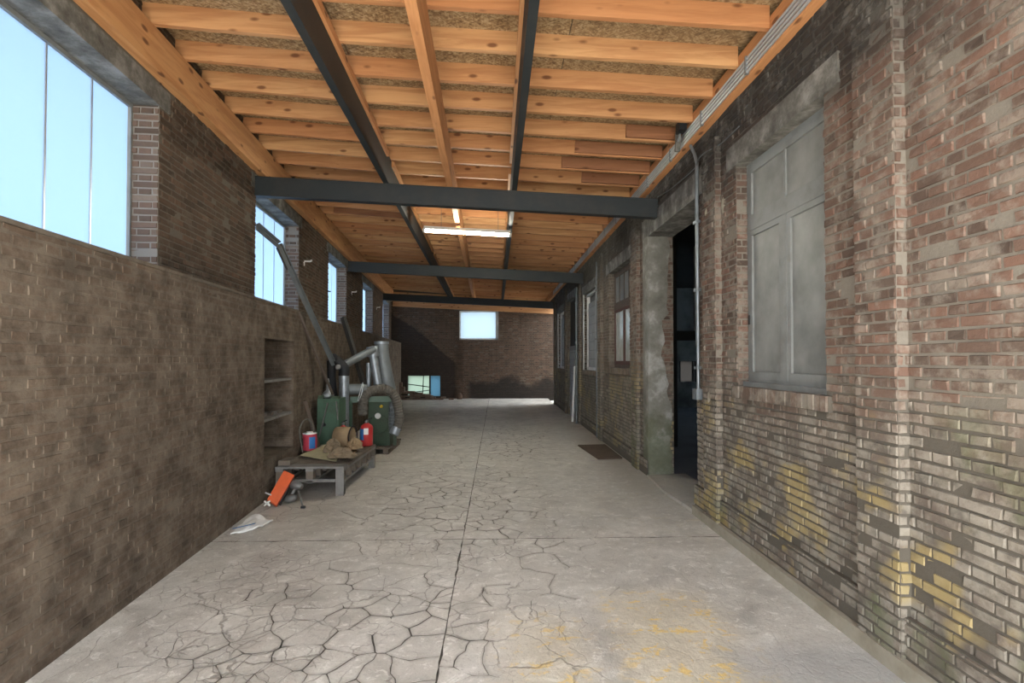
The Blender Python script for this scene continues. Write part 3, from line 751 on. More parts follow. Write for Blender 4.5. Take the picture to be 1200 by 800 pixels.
# ---------------------------------------------------------------- ceiling
ceiling = struct('ceiling')
def joist(y, xa, xb, mt):
    a = Vector((xa, y, zj(xa))); b = Vector((xb, y, zj(xb))); h = .17; t_ = .046/2
    MB().hexa([a+Vector((0,-t_,0)), b+Vector((0,-t_,0)), b+Vector((0,t_,0)), a+Vector((0,t_,0)), a+Vector((0,-t_,h)), b+Vector((0,-t_,h)), b+Vector((0,t_,h)), a+Vector((0,t_,h))]).build('joist', mt, ceiling)
k = 0; y = 3.70-.5*9; rg = random.Random(9)
while y < YB-.1:
    xt = -.433-.02*y-.035; j = rg.uniform(-.012,.012)
    joist(y+j, xl(y)+.01, -1.2-.027*y-.03, 'timber_y' if False else 'timber_x')
    joist(y+j*.5, -1.2-.027*y-.03, xt, 'timber_x'); joist(y-.0+rg.uniform(-.01,.01), xt, 2.0185, 'timber_x')
    y += .5
# short darker splice pieces scabbed onto some joists by the right wall
for yy, xa, xb in ((5.7,1.45,2.017),(6.2,.95,2.017),(6.7,.85,2.017),(7.2,1.2,2.017)):
    a, b = Vector((xa,yy-.043,zj(xa)+.012)), Vector((xb,yy-.043,zj(xb)+.012))
    MB().bar(a+Vector((0,0,.072)), b+Vector((0,0,.072)), .036, .14).build('joist_splice', 'timber_dark', ceiling)
MB().bar(Vector((-3.05,9.65,zj(-3.05)+.1)), Vector((-1.7,9.65,zj(-1.7)+.1)), .04, .17).build('joist_splice', 'timber_dark', ceiling)
def zr(x): return zj(x)+.17
yy = Y0-.2; r_ = 0
while yy < YB+.1:
    ye = min(yy+1.22, YB+.3)
    for xa, xb in ((-5.2,-3.2),(-3.2,-1.35),(-1.35,.6),(.6,2.6)):
        g = .004
        q = [(xa+g,yy+g,zr(xa)),(xb-g,yy+g,zr(xb)),(xb-g,ye-g,zr(xb)),(xa+g,ye-g,zr(xa))]
        MB().hexa(q+[(a,b,c+.018) for a,b,c in q]).build('osb_board', 'osb', ceiling)
    yy += 1.22
q = [(-5.3,Y0-.3,zr(-5.3)+.02),(-1.35,Y0-.3,zr(-1.35)+.02),(-1.35,YB+.3,zr(-1.35)+.02),(-5.3,YB+.3,zr(-5.3)+.02)]
mb = MB().hexa(q+[(a,b,c+.06) for a,b,c in q])
q = [(-1.35,Y0-.3,zr(-1.35)+.02),(2.7,Y0-.3,zr(2.7)+.02),(2.7,YB+.3,zr(2.7)+.02),(-1.35,YB+.3,zr(-1.35)+.02)]
mb.hexa(q+[(a,b,c+.06) for a,b,c in q]); mb.build('roof_cover', 'soot_plaster', ceiling)
# wall plates
MB().box((2.02,Y0,3.88),(XR-.002,YB,4.135)).build('wall_plate', 'timber_y', ceiling)
m_ = MB(); A, B = FL.p(Y0*SK,0,.002), FL.p(YB*SK,0,.002); n_ = FL.N*.09
m_.hexa([A+Vector((0,0,3.98)), A+n_+Vector((0,0,3.98)), B+n_+Vector((0,0,3.98)), B+Vector((0,0,3.98)), A+Vector((0,0,zj(A.x))), A+n_+Vector((0,0,zj(A.x)-.006)), B+n_+Vector((0,0,zj(B.x)-.006)), B+Vector((0,0,zj(B.x)))])
m_.build('wall_plate', 'timber_y', ceiling)
a, b = Vector((-4.22,YB-.06,zbeam(-4.22)+.16)), Vector((XR+.3,YB-.06,zbeam(XR)+.16))
MB().bar(a, b, .08, .27).build('end_plate', 'timber_x', ceiling)
MB().bar(a+Vector((0,-.0,.3)), b+Vector((0,-.0,.3)), .06, .3).build('end_plate', 'timber_x', ceiling)

# steel cross beams (I sections) on the walls
bl = ['long dark grey steel cross beam spanning the hall, in front of the tube lamp', 'dark grey steel cross beam spanning the hall, between the other two', 'dark grey steel cross beam just in front of the brick end wall']
for i, yb in enumerate(BEAMS):
    xa, xb = xl(yb)-.1, XR+.1; root = thing('steel_beam', bl[i], 'beam', (0, yb, zbeam(0)))
    def plate(y0, y1, h0, h1, nm):
        MB().hexa([(xa,y0,zbeam(xa)+h0),(xb,y0,zbeam(xb)+h0),(xb,y1,zbeam(xb)+h0),(xa,y1,zbeam(xa)+h0),(xa,y0,zbeam(xa)+h1),(xb,y0,zbeam(xb)+h1),(xb,y1,zbeam(xb)+h1),(xa,y1,zbeam(xa)+h1)]).build(nm, 'steel_paint', root)
    plate(yb-.055, yb+.055, 0, .013, 'flange'); plate(yb-.055, yb+.055, HB-.013, HB, 'flange'); plate(yb-.045, yb-.035, .013, HB-.013, 'web')
# long purlins resting on the beams
def purlin(name, label, x0, tn, wd, mt, cat='beam', batten=None):
    root = thing(name, label, cat, (x0, Y0, 3.8))
    def xx(y): return x0+tn*y
    a, b = Y0, YB-.1
    m_ = MB(); pts = []
    for yy_ in (a, b):
        x = xx(yy_); pts.append((x, yy_, zbeam(x)+HB+.001, zj(x)-.001, zj(x+wd)-.001))
    (xa, ya, la, ha, ga), (xb, yb_, lb, hb, gb) = pts
    m_.hexa([(xa,ya,la),(xa+wd,ya,la),(xb+wd,yb_,lb),(xb,yb_,lb),(xa,ya,ha),(xa+wd,ya,ga),(xb+wd,yb_,gb),(xb,yb_,hb)]); m_.build('purlin_body', mt, root)
    if batten:
        s = batten
        for (y0_, y1_) in ((Y0,6.4),(6.75,12.2),(12.5,18.3),(18.7,YB-.1)):
            xs0 = xx(y0_)+(wd+.002 if s > 0 else -.034); xs1 = xx(y1_)+(wd+.002 if s > 0 else -.034)
            z0_, z1_ = zj(xs0+.03)-.003, zj(xs1+.03)-.003
            MB().hexa([(xs0,y0_,z0_-.07),(xs0+.03,y0_,z0_-.07),(xs1+.03,y1_,z1_-.07),(xs1,y1_,z1_-.07),(xs0,y0_,z0_),(xs0+.03,y0_,z0_),(xs1+.03,y1_,z1_),(xs1,y1_,z1_)]).build('side_batten', 'timber_y', root)
purlin('steel_purlin', 'dark grey lengthwise purlin beside the left windows, carrying the timber joists', -1.27, -.027, .065, 'steel_paint', batten=1)
purlin('timber_purlin', 'slim orange timber purlin running lengthwise under the joists', -.508, -.02, .075, 'timber_y')
purlin('steel_purlin', 'dark grey lengthwise purlin passing above the right end of the tube lamp', .195, 0, .065, 'steel_paint', batten=-1)

# fluorescent tube
a, b = at(497,270,8.4), at(598,275.5,8.4); d = (b-a).normalized(); mid = (a+b)/2
lamp = thing('tube_lamp', 'lit fluorescent tube lamp hanging under the joists', 'lamp', mid)
lh_ = MB().bar(a+Vector((0,0,.045)), b+Vector((0,0,.045)), .07, .05).build('lamp_housing', 'white_paint', lamp)
MB().tube([a+d*.03, b-d*.03], .026, 12).build('lamp_tube', 'tube_light', lamp)
for e in (a, b): MB().bar(e-d*.02, e+d*.02, .06, .06).build('end_cap', 'white_paint', lh_)
for e in (a+d*.28, b-d*.2):
    MB().tube([e+Vector((0,0,.06)), (e.x, e.y, zj(e.x)-.001)], .004, 6).build('hanger_wire', 'grey_iron', lamp)

# ---------------------------------------------------------------- conduits along the right wall plate
rail = thing('conduit_run', 'bundle of pale grey conduits clipped along the right wall plate', 'conduit', (2.0, 0, 3.9))
for k in range(4):
    MB().tube([(2.007-.000*k, Y0, 3.905+.035*k), (2.007, YE-.2, 3.905+.035*k)], .012, 8).build('conduit', 'alu', rail)
for k in range(20):
    y = .4+k*.9; MB().box((1.992,y,3.886),(2.02,y+.025,4.03)).build('clip', 'galvanised', rail)
jb = thing('junction_box', 'small black box with a pale cable bracket on the right wall plate', 'box', (1.97, 5.35, 3.9))
p = at(811,139,5.3); MB().box((1.91,5.25,4.0),(1.985,5.37,4.10)).build('box', 'black_rubber', jb)
MB().bar((1.965,5.48,3.86),(1.965,5.44,4.09), .05, .035).build('bracket', 'lintel_cement', jb); MB().bar((1.95,5.42,3.95),(1.95,5.30,4.05), .02, .02).build('bracket_arm', 'galvanised', jb)
cd_ = thing('wall_conduit', 'galvanised vertical conduit beside the dark doorway with a switch box at its foot', 'conduit', (XR-.03, 5.2, 1.2))
MB().tube([(XR-.035,5.19,1.26),(XR-.035,5.19,3.2),(XR-.035,5.19,3.62),(XR-.04,5.24,3.74),(XR-.05,5.32,3.86)], .017, 10).build('pipe', 'galvanised', cd_)
MB().tube([(XR-.03,5.235,1.75),(XR-.03,5.235,3.6)], .012, 8).build('pipe', 'dull_duct', cd_)
MB().box((XR-.075,5.14,1.19),(XR-.012,5.25,1.30)).build('switch_box', 'galvanised', cd_)
for z_ in (1.5, 2.3, 3.0): MB().box((XR-.058,5.16,z_),(XR-.012,5.25,z_+.03)).build('clip', 'galvanised', cd_)
for y_, z0_, z1_, lb in ((10.42,0.2,3.6,'dark vertical pipe between the brown window and the first blocked window'), (12.75,.1,3.4,'dark vertical pipe beside the blocked-up doorway')):
    xx_ = XR-.04 if y_ < 12 else XR-.105
    o = thing('wall_pipe', lb, 'pipe', (xx_, y_, z0_))
    MB().tube([(xx_,y_,0.0),(xx_,y_,z1_)], .028, 10).build('pipe', 'dull_duct', o)
    for z_ in (.7, 2.0, 3.0): MB().box((xx_-.034,y_-.035,z_),(XR-.005 if y_ < 12 else XR-.065,y_+.035,z_+.03)).build('clip', 'grey_iron', o)
p = at(677.5,496,12.9)
m_ = MB(); m_.hexa([(1.93,13.12,0),(1.97,13.12,0),(1.97,13.22,0),(1.93,13.22,0),(1.99,13.14,1.42),(2.03,13.14,1.42),(2.03,13.24,1.42),(1.99,13.24,1.42)])
tag(m_.build('white_plank', 'white_paint'), 'narrow white plank leaning on the wall beside the blocked doorway', 'plank')
m_ = MB().box((XR-.06,YE-.06,2.1),(XR-.0,YE+.06,3.3)); m_.build('trim_3', 'white_paint', None, 'structure')
o = MB().prism([(1.62,8.15,0.002),(2.02,8.2,0.002),(2.02,9.5,.002),(1.5,9.45,.002)], (0,0,.022)).build('floor_plate', 'plank_floor')
tag(o, 'dark wooden floor plate lying against the right wall past the doorway', 'floor plate')
cb = [(XR-.02,4.3,3.60),(XR-.022,4.65,3.60),(XR-PP-.022,4.85,3.60),(XR-PP-.022,5.02,3.605),(XR-.028,5.3,3.60),(XR-.028,6.0,3.63),(XR-.028,6.5,3.69)]
tag(MB().tube(curve(cb, 5), .006, 6).build('wall_cable', 'dull_duct'), 'thin grey cable strung along the sooty wall over the doorway', 'cable')
for px, py, y_, rr in ((851,240,4.66,.05), (840,466,4.86,.035), (846,250,4.9,.03)):
    z_ = at(px, py, y_).z; xw = XR-.004 if y_ < 4.7 else XR-PP-.004; vs = [Vector((xw-.014, y_, z_))]
    for k in range(9):
        a_ = 2*math.pi*k/9; vs.append(Vector((xw, y_+math.cos(a_)*rr*random.uniform(.7,1.1), z_+math.sin(a_)*rr*1.7*random.uniform(.8,1.2))))
    MB().add(vs, [(0, 1+(k+1) % 9, 1+k) for k in range(9)]).build('plaster_patch', 'pale_skirt', wall_right)
# little white hooks on the left piers
for px, py, lb in ((358,306,'nearest the first daylight window reveal'), (413,342,'between the second and third daylight windows'), (442,360,'on the pier before the last daylight window')):
    k_ = (582-px)/600; y_ = 2.52/(k_-TL)
    p = FL.p(y_*SK, 0, 0); z_ = at(px, py, y_).z; h_ = thing('wall_hook', 'small white bracket on the left pier, '+lb.replace('nearest the', 'next to the'), 'bracket', (p.x, p.y, z_))
    q = Vector((p.x, p.y, z_)); MB().bar(q, q+FL.N*.11, .022, .026).build('arm', 'white_paint', h_); MB().bar(q+FL.N*.11, q+FL.N*.11+FL.U*.06+Vector((0,0,.03)), .024, .024).build('tip', 'white_paint', h_)
    MB().bar(q+FL.N*.0-Vector((0,0,.04)), q+FL.N*.012-Vector((0,0,.04)), .04, .07).build('plate', 'white_paint', h_)

# ---------------------------------------------------------------- pallet with legs, front left
PX0, PX1, PY0, PY1, PZ = -2.60, -1.80, 6.11, 7.72, .337
pal = thing('pallet_stillage', 'worn grey wooden pallet stand on legs, loaded with cardboard and red cans', 'pallet', ((PX0+PX1)/2, (PY0+PY1)/2, 0))
n = 9; w_ = (PY1-PY0)/n
for k in range(n):
    m_ = MB().box((PX0,PY0+k*w_+.006,PZ-.024),(PX1,PY0+(k+1)*w_-.006,PZ+random.uniform(-.003,.0))); m_.build('deck_board', 'old_wood' if k else 'grey_wood', pal)
for x_ in (PX0+.05, (PX0+PX1)/2, PX1-.045):
    MB().box((x_-.045,PY0,PZ-.055),(x_+.045,PY1,PZ-.025)).build('top_rail', 'grey_wood', pal)
    MB().box((x_-.04,PY0,.145),(x_+.04,PY1,.175)).build('lower_rail', 'grey_wood', pal)
    for k in range(7):
        y_ = PY0+.05+k*(PY1-PY0-.1)/6; MB().box((x_-.042,y_-.045,.175),(x_+.042,y_+.045,PZ-.055)).build('block', 'old_wood', pal)
for y_ in (PY0, PY1-.07): MB().box((PX0+.1,y_,.155),(PX1-.1,y_+.07,.19)).build('end_rail', 'grey_wood', pal)
for x_ in (PX0+.05, PX1-.045):
    for y_ in (PY0+.04, PY1-.06): MB().box((x_-.042,y_-.042,0),(x_+.042,y_+.042,.146)).build('leg', 'grey_wood', pal)
MB().box((PX1-.09,PY0-.012,.0),(PX1+.005,PY0-.001,PZ-.03)).build('corner_post', 'grey_wood', pal)

# extinguishers and cans
def extinguisher(px, py, Y, r, h, label, mats, hose=True):
    b = at(px, py, Y); b.z = PZ+.001
    o = thing('fire_extinguisher', label, 'extinguisher', b, 'red fire extinguishers on the pallet')
    MB().lathe(b, [(0,r*.9),(.012,r),(h*.80,r),(h*.9,r*.82),(h*.96,r*.45),(h,r*.3)], 20).build('cylinder', mats, o)
    MB().lathe(b+Vector((0,0,h)), [(0,r*.3),(.03,r*.3),(.045,r*.2)], 12).build('valve', 'grey_iron', o)
    vv = [c_ for c_ in o.children if c_.name.startswith('valve')][0] if o.children else o
    MB().bar(b+Vector((-r*.2,-.01,h+.04)), b+Vector((r*.9,-.03,h+.075)), .02, .012).build('lever', 'black_rubber', vv)
    return o, b
def label_patch(o, b, r, a0, a1, z0, z1, mt, nm='label'):
    vs = []; n = 8
    for k in range(n+1):
        a = R(a0+(a1-a0)*k/n)
        for z_ in (z0, z1): vs.append(b+Vector((math.cos(a)*(r+.0015), math.sin(a)*(r+.0015), z_)))
    MB().add(vs, [(2*k, 2*k+2, 2*k+3, 2*k+1) for k in range(n)], 0, True).build(nm, mt, o)
o, b = extinguisher(429.5, 519, 7.60, .092, .33, 'red fire extinguisher with blue and white labels at the pallet corner', 'red_paint')
label_patch(o, b, .092, 195, 258, .09, .25, 'blue_print'); label_patch(o, b, .092, 259, 300, .17, .26, 'white_paint', 'white_label')
o, b = extinguisher(402, 520, 7.60, .07, .30, 'plain red extinguisher standing behind the cardboard, beside the green cabinet', 'red_paint')
b = at(363, 524, 7.25); b.z = PZ+.001
can = thing('chemical_can', 'pinkish red metal can with a white lid and blue label by the wall', 'can', b); r = .098
MB().lathe(b, [(0,r*.95),(.008,r),(.02,r*.97),(.215,r*.97),(.225,r)], 22).build('can_body', 'pink_red', can)
MB().lathe(b+Vector((0,0,.225)), [(0,r*.96),(.012,r*.98),(.02,r*.5),(.03,r*.45)], 22).build('lid', 'white_paint', can)
label_patch(can, b, r, 285, 335, .03, .19, 'blue_print'); label_patch(can, b, r, 215, 232, .07, .17, 'soot_plaster', 'print')
hb = [at(355,530,6.95), at(351,508,6.9), at(353,497,6.9), at(359,491,6.95), at(365,495,7.0), at(368,506,7.1)]
m_ = MB().tube(curve(hb, 6), .012, 8)
tag(m_.build('rubber_hose', 'hose_brown'), 'thin grey hose bent in a loop beside the pinkish can', 'hose')
# cardboard, board and sacking lying on the pallet
def sheet(name, pts, th, mt, label, cat, sub=6, amp=.012, seed=1):
    rg = random.Random(seed); a, b, c, d = [Vector(q) for q in pts]; vs = []; fs = []; n = sub
    for i in range(n+1):
        for j in range(n+1):
            p = a.lerp(b, i/n).lerp(d.lerp(c, i/n), j/n); vs.append(p+Vector((0,0,rg.uniform(0, amp))))
    N_ = len(vs); vs += [q+Vector((0,0,th)) for q in vs]
    for i in range(n):
        for j in range(n):
            k = i*(n+1)+j; fs += [(k, k+1, k+n+2, k+n+1), (N_+k, N_+k+n+1, N_+k+n+2, N_+k+1)]
    e = [i*(n+1) for i in range(n+1)]; E = [(e[i], e[i+1]) for i in range(n)]+[(e[n]+j, e[n]+j+1) for j in range(n)]+[(e[n-i]+n, e[n-i-1]+n) for i in range(n)]+[(n-j, n-j-1) for j in range(n)]
    fs += [(p, q, q+N_, p+N_) for p, q in E]
    return tag(MB().add(vs, fs).build(name, mt), label, cat)
def onp(px, py, dz=0.0):        # pixel to a point on the pallet top + dz
    d = at(px, py, 1.0)-CAM; k = (PZ+dz-CAM.z)/d.z; return CAM+d*k
sheet('plywood_sheet', [onp(352,534,.03), onp(394,541,.002), onp(400,529,.03), onp(383,521,.07)], .008, 'pale_board', 'pale yellowish board tilted on the front of the pallet', 'board', 6, .006, 2)
sheet('cardboard_sheet', [onp(404,537,.004), onp(419,529,.004), onp(416,524,.012), onp(403,528,.012)], .006, 'cardboard', 'flat brown cardboard sheet lying beside the labelled extinguisher', 'cardboard', 6, .006, 3)
def sack(px, py, sx, sy, sz, mt, label, seed, name='crumpled_sack'):
    rg = random.Random(seed); c = onp(px, py, .045); vs = []; nu, nv = 26, 10
    for j in range(nv+1):
        th = math.pi/2*j/nv
        for i in range(nu):
            ph = 2*math.pi*i/nu; k = 1+.22*math.sin(3*ph+seed)+.13*math.sin(7*ph+j)+rg.uniform(-.09,.09)
            vs.append(c+Vector((math.cos(ph)*math.cos(th)*sx*k, math.sin(ph)*math.cos(th)*sy*k, .002+math.sin(th)*sz*(1+.18*math.sin(4*ph+2*seed)+rg.uniform(-.06,.06)))))
    fs = [(j*nu+i, j*nu+(i+1)%nu, (j+1)*nu+(i+1)%nu, (j+1)*nu+i) for j in range(nv) for i in range(nu)]+[tuple(range(nu-1,-1,-1))]
    return tag(MB().add(vs, fs, 0, False).build(name, mt), label, 'sack')
sack(402, 535, .15, .13, .10, 'sacking', 'crumpled brown sacking heaped on the pale board', 3)
sack(415, 525, .10, .10, .12, 'cardboard', 'folded tan paper sack in the middle of the pallet', 6)
sack(391, 529, .11, .10, .15, 'sacking', 'dark brown knotted cloth bundle on the pale board', 9)
# rolled cardboard tube leaning at the back of the pallet
c0 = onp(410,512,.06); c0 = Vector((c0.x, 7.5, PZ+.12)); 
m_ = MB(); ax = [Vector((-2.27,7.36,PZ+.155)), Vector((-2.05,7.33,PZ+.155))]
d_ = (ax[1]-ax[0]).normalized(); s1 = d_.cross(Vector((0,0,1))).normalized(); s2 = s1.cross(d_); vs = []
for r_ in (.153, .147):
    for q in ax: vs += [q+(s1*math.cos(2*math.pi*k/20)+s2*math.sin(2*math.pi*k/20))*r_ for k in range(20)]
fs = []
for k in range(20):
    l = (k+1) % 20; fs += [(k,l,20+l,20+k),(40+k,60+k,60+l,40+l),(20+k,20+l,60+l,60+k),(k,40+k,40+l,l)]
tag(m_.add(vs, fs, 0, True).build('cardboard_roll', 'cardboard'), 'open rolled brown cardboard tube behind the labelled extinguisher', 'cardboard')
ring = [Vector((-2.03,7.325,PZ+.175))+(s1*math.cos(2*math.pi*k/24)+s2*math.sin(2*math.pi*k/24))*.145 for k in range(25)]
tag(MB().tube(ring, .008, 6, False).build('cable_coil', 'black_rubber'), 'black cable ring standing against the cardboard roll', 'cable')
MB_ = MB().box((PX0+.0,6.2,PZ),(PX0+.14,6.45,PZ+.055)); tag(MB_.build('timber_offcut', 'old_wood'), 'brown timber offcut lying on the wall side of the pallet', 'offcut')

# ---------------------------------------------------------------- green cabinet machine behind the pallet
gx0, gx1 = at(371,500,7.8).x, at(397,500,7.8).x; g = thing('green_cabinet', 'green metal machine cabinet with silver hopper and levers behind the pallet', 'machine', ((gx0+gx1)/2, 7.98, 0))
gz = at(384,467,7.8).z
MB().hexa([(gx0,7.8,0.06),(gx1,7.8,.06),(gx1,8.15,.06),(gx0,8.15,.06),(gx0+.01,7.8,gz),(gx1-.0,7.8,gz),(gx1,8.15,gz),(gx0+.01,8.15,gz)]).build('cabinet_body', 'green_paint', g)
MB().box((gx0-.01,7.785,.0),(gx1+.01,8.16,.06)).build('plinth', 'red_frame', g)
dp_ = MB().box((gx0+.03,7.79,.55),(gx1-.03,7.80,gz-.05)).build('door_panel', 'green_paint', g)
MB().lathe(((gx0+gx1)/2-.05,7.79,.62), [(0,.028),(.03,.026)], 10, (0,-1,0)).build('knob', 'black_rubber', dp_)
hp = Vector(((gx0+gx1)/2-.03, 7.9, gz)); MB().lathe(hp, [(0,.05),(.02,.09),(.07,.085),(.11,.05),(.12,.028),(.27,.018),(.30,.012)], 16).build('hopper', 'galvanised', g)
MB().tube([at(384,472,7.74), at(374,512,7.74)], .011, 8).build('lever', 'grey_iron', g); MB().tube([at(394,470,7.76), at(396,492,7.76)], .012, 8).build('lever', 'grey_iron', g)
MB().box((gx0+.02,7.79,gz),(gx0+.10,7.9,gz+.05)).build('bracket', 'dark_green', g); MB().box((gx1-.12,7.8,gz),(gx1-.02,7.95,gz+.03)).build('bracket', 'dark_green', g)

# ---------------------------------------------------------------- low pallet and dust extractor
lp = thing('low_pallet', 'low broken wooden pallet under the dust extractor', 'pallet', (-2.25, 9.2, 0))
for k in range(7): MB().box((-2.78,8.72+k*.15,.085),(-1.80+.05*math.sin(k*2.1),8.72+k*.15+.125,.108)).build('deck_board', 'old_wood', lp)
for x_ in (-2.7,-2.28,-1.87): MB().box((x_-.045,8.72,0),(x_+.045,9.74,.085)).build('runner', 'old_wood', lp)
ex_ = thing('dust_extractor', 'green dust extractor with silver ducts and ribbed hoses on a low pallet', 'machine', (-2.35, 9.2, .11))
a, b = at(432,470,8.95), at(457,470,8.95)
fh_ = MB().hexa([(a.x-.02,8.95,.11),(b.x,8.95,.11),(b.x,9.5,.11),(a.x-.02,9.5,.11),(a.x,8.95,.86),(b.x-.02,8.95,.92),(b.x-.02,9.5,.92),(a.x,9.5,.86)]).build('fan_housing', 'dark_green', ex_)
MB().lathe(((a.x+b.x)/2,8.955,.48), [(0,.17),(.03,.165),(.035,.15)], 20, (0,-1,0)).build('inlet_ring', 'dark_green', fh_)
MB().lathe(at(443,487,8.92), [(0,.05),(.02,.052),(.025,.04)], 14, (0,-1,0)).build('gauge', 'white_paint', fh_)
MB().lathe(at(447,476,8.93), [(0,.03),(.03,.028),(.04,.02)], 10, (0,-1,0)).build('yellow_knob', 'yellow_plastic', fh_)
MB().bar(at(410,468,8.75), at(465,467,8.95), .07, .10).build('cross_bar', 'green_paint', ex_)
MB().bar(at(411,470,8.75), Vector((at(411,470,8.75).x,8.75,.11)), .06, .06).build('frame_leg', 'green_paint', ex_)
MB().bar(at(463,470,8.98), Vector((at(463,470,8.98).x,8.98,.11)), .05, .05).build('frame_leg', 'dark_green', ex_)
# upright ducts
p = at(403,475,8.5); MB().tube([Vector((p.x,8.5,.30)), Vector((p.x,8.5,at(403,438,8.5).z))], .082, 20).build('upright_duct', 'galvanised', ex_)
MB().tube([Vector((p.x,8.5,.112)), Vector((p.x,8.5,.32))], .05, 14).build('duct_foot', 'dull_duct', ex_)
MB().tube(curve([at(403,440,8.5), at(403,432,8.5), at(397,425,8.48), at(390,420,8.45)], 6), .088, 16).build('black_elbow', 'black_rubber', ex_)
MB().tube([at(388,422,8.42), at(389,450,8.5), at(391,466,8.55)], .07, 14).build('black_hose', 'black_rubber', ex_)
MB().lathe(at(391,419,8.4), [(0,.062),(.05,.062),(.055,.045)], 14, (0.3,-1,0.15)).build('black_collar', 'black_rubber', ex_)
MB().lathe(at(396,430,8.35), [(0,.045),(.04,.045),(.042,.03)], 14, (0.35,-1,0.1)).build('pipe_flange', 'grey_iron', ex_)
MB().tube([at(404,427,8.55), at(438,409,9.0)], .065, 14).build('branch_duct', 'dull_duct', ex_)
MB().tube([at(436,406,9.05), at(438,418,9.05)], .10, 14).build('branch_collar', 'galvanised', ex_)
MB().tube([at(437,415,9.05), at(443,452,9.05)], .075, 16).build('upright_duct', 'galvanised', ex_)
MB().tube([at(432,425,9.15), at(432,453,9.15)], .045, 14).build('upright_duct', 'galvanised', ex_)
MB().tube([at(447,401,9.3), at(448,418,9.3), at(455,458,9.3)], [.12,.125,.14], 20).build('main_duct', 'dull_duct', ex_)
MB().tube([at(447,400,9.3), at(447,403,9.3)], .13, 20).build('duct_rim', 'galvanised', ex_)
MB().tube([at(404,456,8.62), at(430,456,8.72)], .092, 16).build('cross_pipe', 'dull_duct', ex_)
MB().lathe(at(427,457,8.72), [(0,.10),(.03,.10)], 16, (1,.2,0)).build('clamp', 'galvanised', ex_)
MB().hose([at(425,486,8.62), at(425,474,8.62), at(429,462,8.66), at(440,456,8.72), at(452,456,8.78), at(461,462,8.82), at(466,474,8.84), at(468,490,8.84), at(465,503,8.84)], .078, .022, .06).build('ribbed_hose', 'hose_brown', ex_)
MB().hose([at(461,470,9.0), at(460,490,8.96), at(461,506,8.92)], .07, .022, .06).build('ribbed_hose', 'dull_duct', ex_)
MB().tube([at(465,501,8.84), at(461,509,8.80)], .085, 16).build('hose_collar', 'galvanised', ex_)
MB().tube(curve([at(420,470,8.45), at(424,460,8.45), at(425,448,8.5), at(419,470,8.5)], 6), .006, 6).build('wire', 'alu', ex_)

# ---------------------------------------------------------------- things leaning on the left wall
o = thing('steel_channel', 'long grey steel channel leaning diagonally across the nearest daylight window', 'channel', at(395,440,8.3))
A, B, C = at(326,288,6.65), at(389,426,8.0), at(300,266,6.3)
def channel(p, q, wd, dp, nm):
    d = (q-p).normalized(); side = d.cross(Vector((1,0,.3))).normalized(); nn = side.cross(d).normalized(); m_ = MB()
    m_.bar(p, q, .008, wd, side); 
    for s in (-1, 1): m_.bar(p+side*s*wd/2+nn*dp/2*1, q+side*s*wd/2+nn*dp/2, dp, .008, side)
    m_.build(nm, 'dull_duct', o)
channel(A, B, .10, .05, 'lower_channel'); channel(C, A, .09, .05, 'upper_channel')
MB().bar(A+Vector((.012,-.01,0)), A.lerp(B,.16)+Vector((.012,-.01,0)), .02, .12).build('splice_plate', 'soot_plaster', o)
def stick(a, b, r, mt, nm, lab, cat='pole', flat=None):
    m_ = MB().bar(a, b, r*2, flat or r*2); return tag(m_.build(nm, mt), lab, cat)
def floorpt(px, Y): p = at(px, 500, Y); p.z = 0.0; return p
stick(at(350,366,6.95), at(390,462,7.75), .014, 'brown_frame', 'thin_pole', 'thin dark pole leaning against the left wall above the cabinet')
stick(at(402,372,9.7), at(427,452,9.35), .03, 'soot_plaster', 'dark_plank', 'dark narrow plank leaning between the ducts and the wall', 'plank', .09)
stick(at(357,470,7.25), at(373,523,7.45), .014, 'brown_frame', 'wooden_batten', 'short brown wooden batten leaning by the green cabinet', 'batten', .05)

# ---------------------------------------------------------------- orange tool on the floor, paper sheet
ot = thing('power_tool', 'orange boxed power tool with grey motor and leg on the floor before the pallet', 'tool', (-2.42, 5.7, 0))
q = [at(332.8,551,5.85), at(345,556.5,5.85), at(324,592,5.62), at(313,585,5.62)]
nrm = (q[1]-q[0]).cross(q[3]-q[0]).normalized()
if nrm.y < 0: nrm = -nrm
MB().prism(q, nrm*.05).build('orange_cover', 'orange_paint', ot)
MB().prism([v_+nrm*.052 for v_ in (q[0].lerp(q[3],.08), q[1].lerp(q[2],.08), q[1].lerp(q[2],.9)+Vector((.02,0,0)), q[0].lerp(q[3],.9))], nrm*.05).build('black_body', 'black_rubber', ot)
mt_ = at(347,570,5.85); MB().lathe(at(341,566,5.88), [(0,.035),(.02,.05),(.11,.05),(.13,.035),(.15,.03)], 14, (1,-.3,-.25)).build('motor', 'grey_iron', ot)
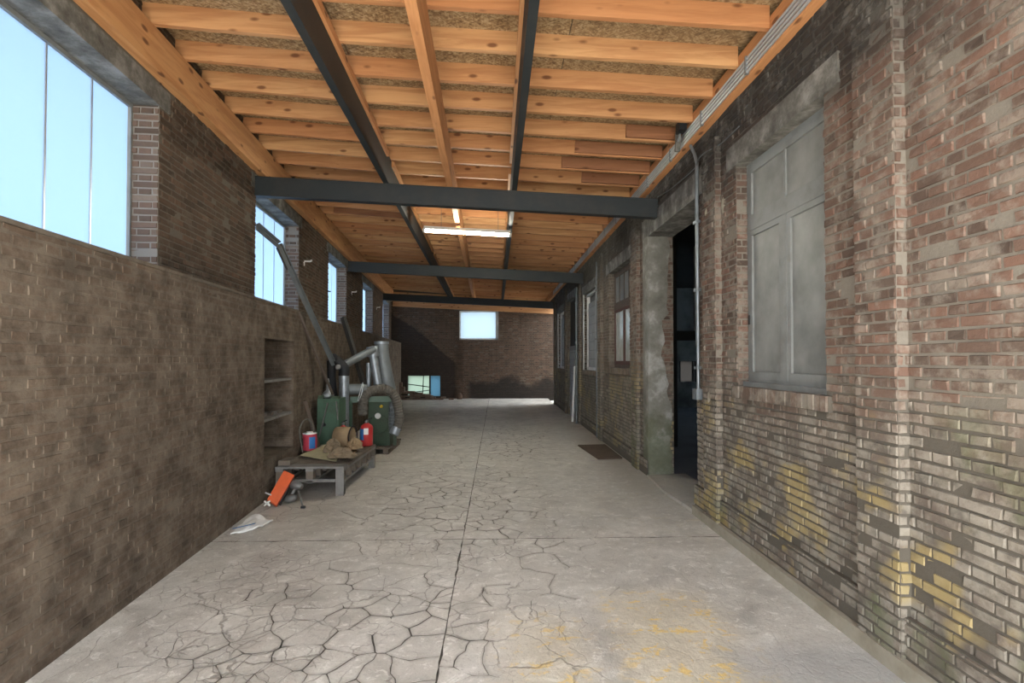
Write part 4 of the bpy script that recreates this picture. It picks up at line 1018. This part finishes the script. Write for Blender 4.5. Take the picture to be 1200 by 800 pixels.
MB().lathe(at(335,585,5.8), [(0,.03),(.03,.045),(.10,.04),(.13,.02)], 12, (1,-.2,.25)).build('gearbox', 'grey_iron', ot)
MB().tube([at(346,572,5.85), at(337,588,5.8)], .022, 10).build('arm', 'grey_iron', ot)
lg = at(355,594,5.6); lg.z = .012; MB().tube([at(350,575,5.72), lg], .010, 8).build('leg', 'grey_iron', ot)
MB().bar(lg+Vector((-.02,0,0)), lg+Vector((.025,0,0)), .03, .022).build('foot', 'black_rubber', ot)
p = at(313,590,5.6); p.z = max(p.z, .03); MB().bar(p+Vector((-.03,0,-.02)), p+Vector((.03,0,.03)), .015, .015).build('clip', 'white_paint', ot); MB().bar(p+Vector((-.03,0,.03)), p+Vector((.03,0,-.02)), .015, .015).build('clip', 'white_paint', ot)
MB().tube([at(311,577,5.66), at(318,580,5.66)], .009, 8).build('spindle', 'alu', ot)
pp = [Vector((at(282,622,4.85).x,4.75,.004)), Vector((at(303,620,4.9).x,4.80,.004)), Vector((at(320,612,5.0).x,5.05,.004)), Vector((at(300,606,5.1).x,5.22,.02))]
def flz(px, py):
    d = at(px, py, 1.0)-CAM; return CAM+d*(-CAM.z/d.z)
pp = [flz(270,628), flz(301,621), flz(320,613), flz(296,605)]
pp = [v_+Vector((0,0,.004)) for v_ in pp]
sh = sheet('paper_bag', pp, .012, 'white_paint', 'white paper bag with a blue edge lying on the floor by the left wall', 'bag', 6, .03, 7)
e = [pp[0].lerp(pp[1], .0)+Vector((0,0,.045)), pp[1]+Vector((-.02,.03,.03))]
s2_ = MB().add([pp[0]+Vector((0,.02,.05)), pp[1]+Vector((-.03,.02,.048)), pp[1]+Vector((-.03,.05,.050)), pp[0]+Vector((0,.05,.052))], [(0,1,2,3)])
ORG['paper_bag'] = Vector((0,0,0)); s2_.build('blue_stripe', 'blue_print', sh)

# ---------------------------------------------------------------- outside: yard and the light wall behind the next room's window
MB().box((-60,-60,-.6),(60,60,-.28)).build('ground_yard', 'yard', None, 'structure')
